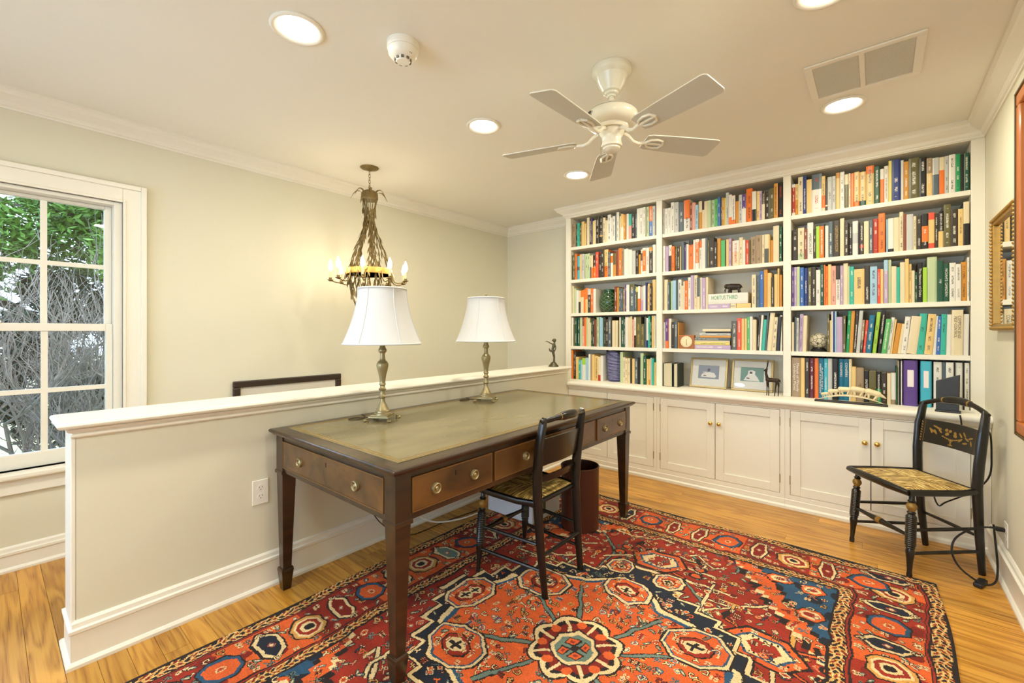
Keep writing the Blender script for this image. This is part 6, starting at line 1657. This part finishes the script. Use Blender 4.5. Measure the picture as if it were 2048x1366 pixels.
for z0, z1, xa, xb, c_, tx_, lb in FL:
    flat(xa, xb, z0, z1, c_, lb, tx_, title=[('THE ART OF GARDENING', .012, .5, INK['w'])] if c_ == 'X' else None, tx=.36)
# two dark books with their pages facing out
def fore_edge(x, w, label, rz):
    o = thing('book', label, 'book', (x, 3.742, WT+.0003), rz, 'dark bound books on the counter ledge')
    GC = mat('dark_green_cloth', S(44, 50, 40), .4)
    MB().box(0, .004, 0, .15, 0, .2).box(w-.004, w, 0, .15, 0, .2).box(.004, w-.004, .146, .15, 0, .2).build('cover', GC, o)
    MB().box(.0042, w-.0042, .004, .1458, .004, .196).build('page_block', mat('grey_pages', S(206, 194, 160), .6), o)
fore_edge(-1.417, .078, 'dark green book with its pages facing out beside the bay side', 0)
fore_edge(-1.329, .036, 'slim dark green book with pages facing out, right of the thicker one', 0)
# ring binders
def binder(x0, x1, h, code, label, note):
    w = x1-x0; c_ = BC[code][1] if code in BC else code
    o = thing('ring_binder', label, 'binder', (x0, 3.744, WT+.0003), 0, 'ring binders on the bottom row')
    pr = [(0, .012), (.002, .004), (w*.15, .0), (w*.85, .0), (w-.002, .004), (w, .012), (w, .25), (w-.003, .25), (w-.003, .015), (.003, .015), (.003, .25), (0, .25)]
    sp_ = MB().prism(pr, 'z', 0, h).build('cover', mat('binder_'+label.split()[0], c_, .35), o)
    MB().box(.006, w-.006, .02, .238, .01, h-.02).build('paper', PAGES, o)
    MB().box(w*.28, w*.72, -.0012, -.0003, h*.42, h*.79).build('spine_label', mat('label_card', S(238, 226, 222), .7), sp_)
binder(.1305, .1985, .288, 'U', 'purple ring binder with white spine label', True)
binder(.2105, .2625, .286, '$', 'turquoise ring binder with white spine label', True)
# ---------------------------------------------------------------- garden outside the window
GZ = -.25
gm = mat('winter_lawn', S(150, 146, 104), .95, var=.35, vscale=3)
tag(MB().box(-40, XL-.16, -25, 30, GZ-.2, GZ).build('garden_ground', gm), 'pale winter lawn outside the window', kind='structure')
BARK = mat('grey_bark', S(92, 86, 80), .85, var=.35, vscale=30)
BARKD = mat('dark_bark', S(70, 58, 46), .9, var=.3, vscale=20)
def branches(mb, p, d, ln, r, depth, rr, up=.1):
    segs = 4
    pts = [p]; cur = Vector(p); dd = Vector(d)
    for i in range(segs):
        dd = (dd+Vector((rr.uniform(-.3, .3), rr.uniform(-.3, .3), rr.uniform(-.2, .3)+up))).normalized()
        cur = cur+dd*(ln/segs); pts.append(cur.copy())
    mb.tube(pts, [r*(1-.12*i) for i in range(segs+1)], 5 if depth > 1 else 4)
    if depth == 0: return
    for k in range(rr.choice((3, 3, 4))):
        i = rr.randint(1, segs)
        nd = (dd+Vector((rr.uniform(-1, 1), rr.uniform(-1, 1), rr.uniform(-.5, .9)))).normalized()
        branches(mb, pts[i], nd, ln*rr.uniform(.55, .85), r*.56, depth-1, rr, up)
def shrub(x, y, h, label, seed):
    rr = random.Random(seed)
    t = thing('bare_shrub', label, 'shrub', (x, y, GZ), 0, 'bare shrubs outside the window')
    for k in range(8):
        m = MB(); a = rr.uniform(0, 6.28)
        branches(m, (rr.uniform(-.1, .1), rr.uniform(-.1, .1), 0), (math.cos(a)*.55, math.sin(a)*.55, 1), h*.42, .021, 4, rr)
        m.build('stem', BARK, t, smooth=False)
shrub(-4.75, .28, 2.0, 'leafless grey shrub closest to the window', 11)
shrub(-5.5, .85, 2.3, 'leafless grey shrub right of the nearest one outside', 12)
shrub(-5.5, -.55, 2.3, 'leafless grey shrub left of the nearest one outside', 13)
def leaf_mat(name, c, var=.35):
    m = mat(name, c, .6, var=var, vscale=9)
    return m
LG = leaf_mat('sunlit_evergreen', S(90, 126, 44)); LD = leaf_mat('dark_evergreen', S(30, 50, 32)); LY = leaf_mat('yellow_green', S(104, 118, 56))
def evergreen(x, y, h, crown, label, m, seed, name='evergreen_tree', n=2600):
    rr = random.Random(seed)
    t = thing(name, label, 'tree' if h > 2 else 'shrub', (x, y, GZ), 0, 'evergreens outside the window')
    tr = MB(); tr.tube([(0, 0, 0), (.05, 0, h*.4), (-.05, .05, h*.8)], [.055*h/4, .045*h/4, .02], 7)
    for k in range(9):
        a = rr.uniform(0, 6.28); z = h*rr.uniform(.45, .75)
        tr.tube([(0, 0, z), (math.cos(a)*crown[0]*.4, math.sin(a)*crown[0]*.4, z+.3), (math.cos(a)*crown[0]*.8, math.sin(a)*crown[0]*.8, z+.5)], [.035, .025, .012], 5)
    tr.build('trunk', BARKD, t, smooth=True)
    lv = MB()
    cl = []
    for k in range(26):
        a = rr.uniform(0, 6.28); b = rr.uniform(-1, 1); q = rr.uniform(.35, 1)
        cl.append((math.cos(a)*crown[0]*q*math.sqrt(1-b*b), math.sin(a)*crown[0]*q*math.sqrt(1-b*b), crown[2]+crown[1]*b*q, rr.uniform(.25, .5)*crown[0]*.7))
    for k in range(n):
        c_ = rr.choice(cl); d = Vector((rr.gauss(0, 1), rr.gauss(0, 1), rr.gauss(0, .8))).normalized()*c_[3]*rr.uniform(.6, 1)
        p = Vector(c_[:3])+d
        if p.z < .05: continue
        s = rr.uniform(.03, .058); u = Vector((rr.uniform(-1, 1), rr.uniform(-1, 1), rr.uniform(-.6, .6))).normalized(); w_ = u.cross(Vector((rr.uniform(-1, 1), rr.uniform(-1, 1), 1))).normalized()
        nn = u.cross(w_)*(s*.12)
        lv.add([p-u*s, p+w_*s*.4+nn, p+u*s, p-w_*s*.4+nn, p-nn], [(0, 1, 4), (1, 2, 4), (2, 3, 4), (3, 0, 4)])
    f = lv.build('foliage', m, t); f['kind'] = 'stuff'
evergreen(-7.2, .95, 4.4, (1.8, 1.25, 2.95), 'bright green evergreen tree rising behind the bare shrubs', LG, 21, n=42000)
evergreen(-8.4, -2.4, 4.4, (1.6, 1.3, 3.1), 'yellow green tree behind the left bare shrub', LY, 22, n=9000)
evergreen(-9.2, 3.0, 4.4, (1.6, 1.4, 3.0), 'dark green tree far behind the right bare shrub', LD, 23, n=8000)
evergreen(-6.9, .55, 2.1, (1.0, 1.0, 1.05), 'dark evergreen bush on the lawn behind the nearest bare shrub', LD, 24, 'evergreen_bush', 18000)
evergreen(-6.9, -.95, 1.9, (.85, .85, .95), 'dark evergreen bush left of the other one', LD, 25, 'evergreen_bush', 9000)
evergreen(-7.1, 2.4, 1.9, (.85, .85, .95), 'dark evergreen bush right of the other ones', LD, 26, 'evergreen_bush', 7000)
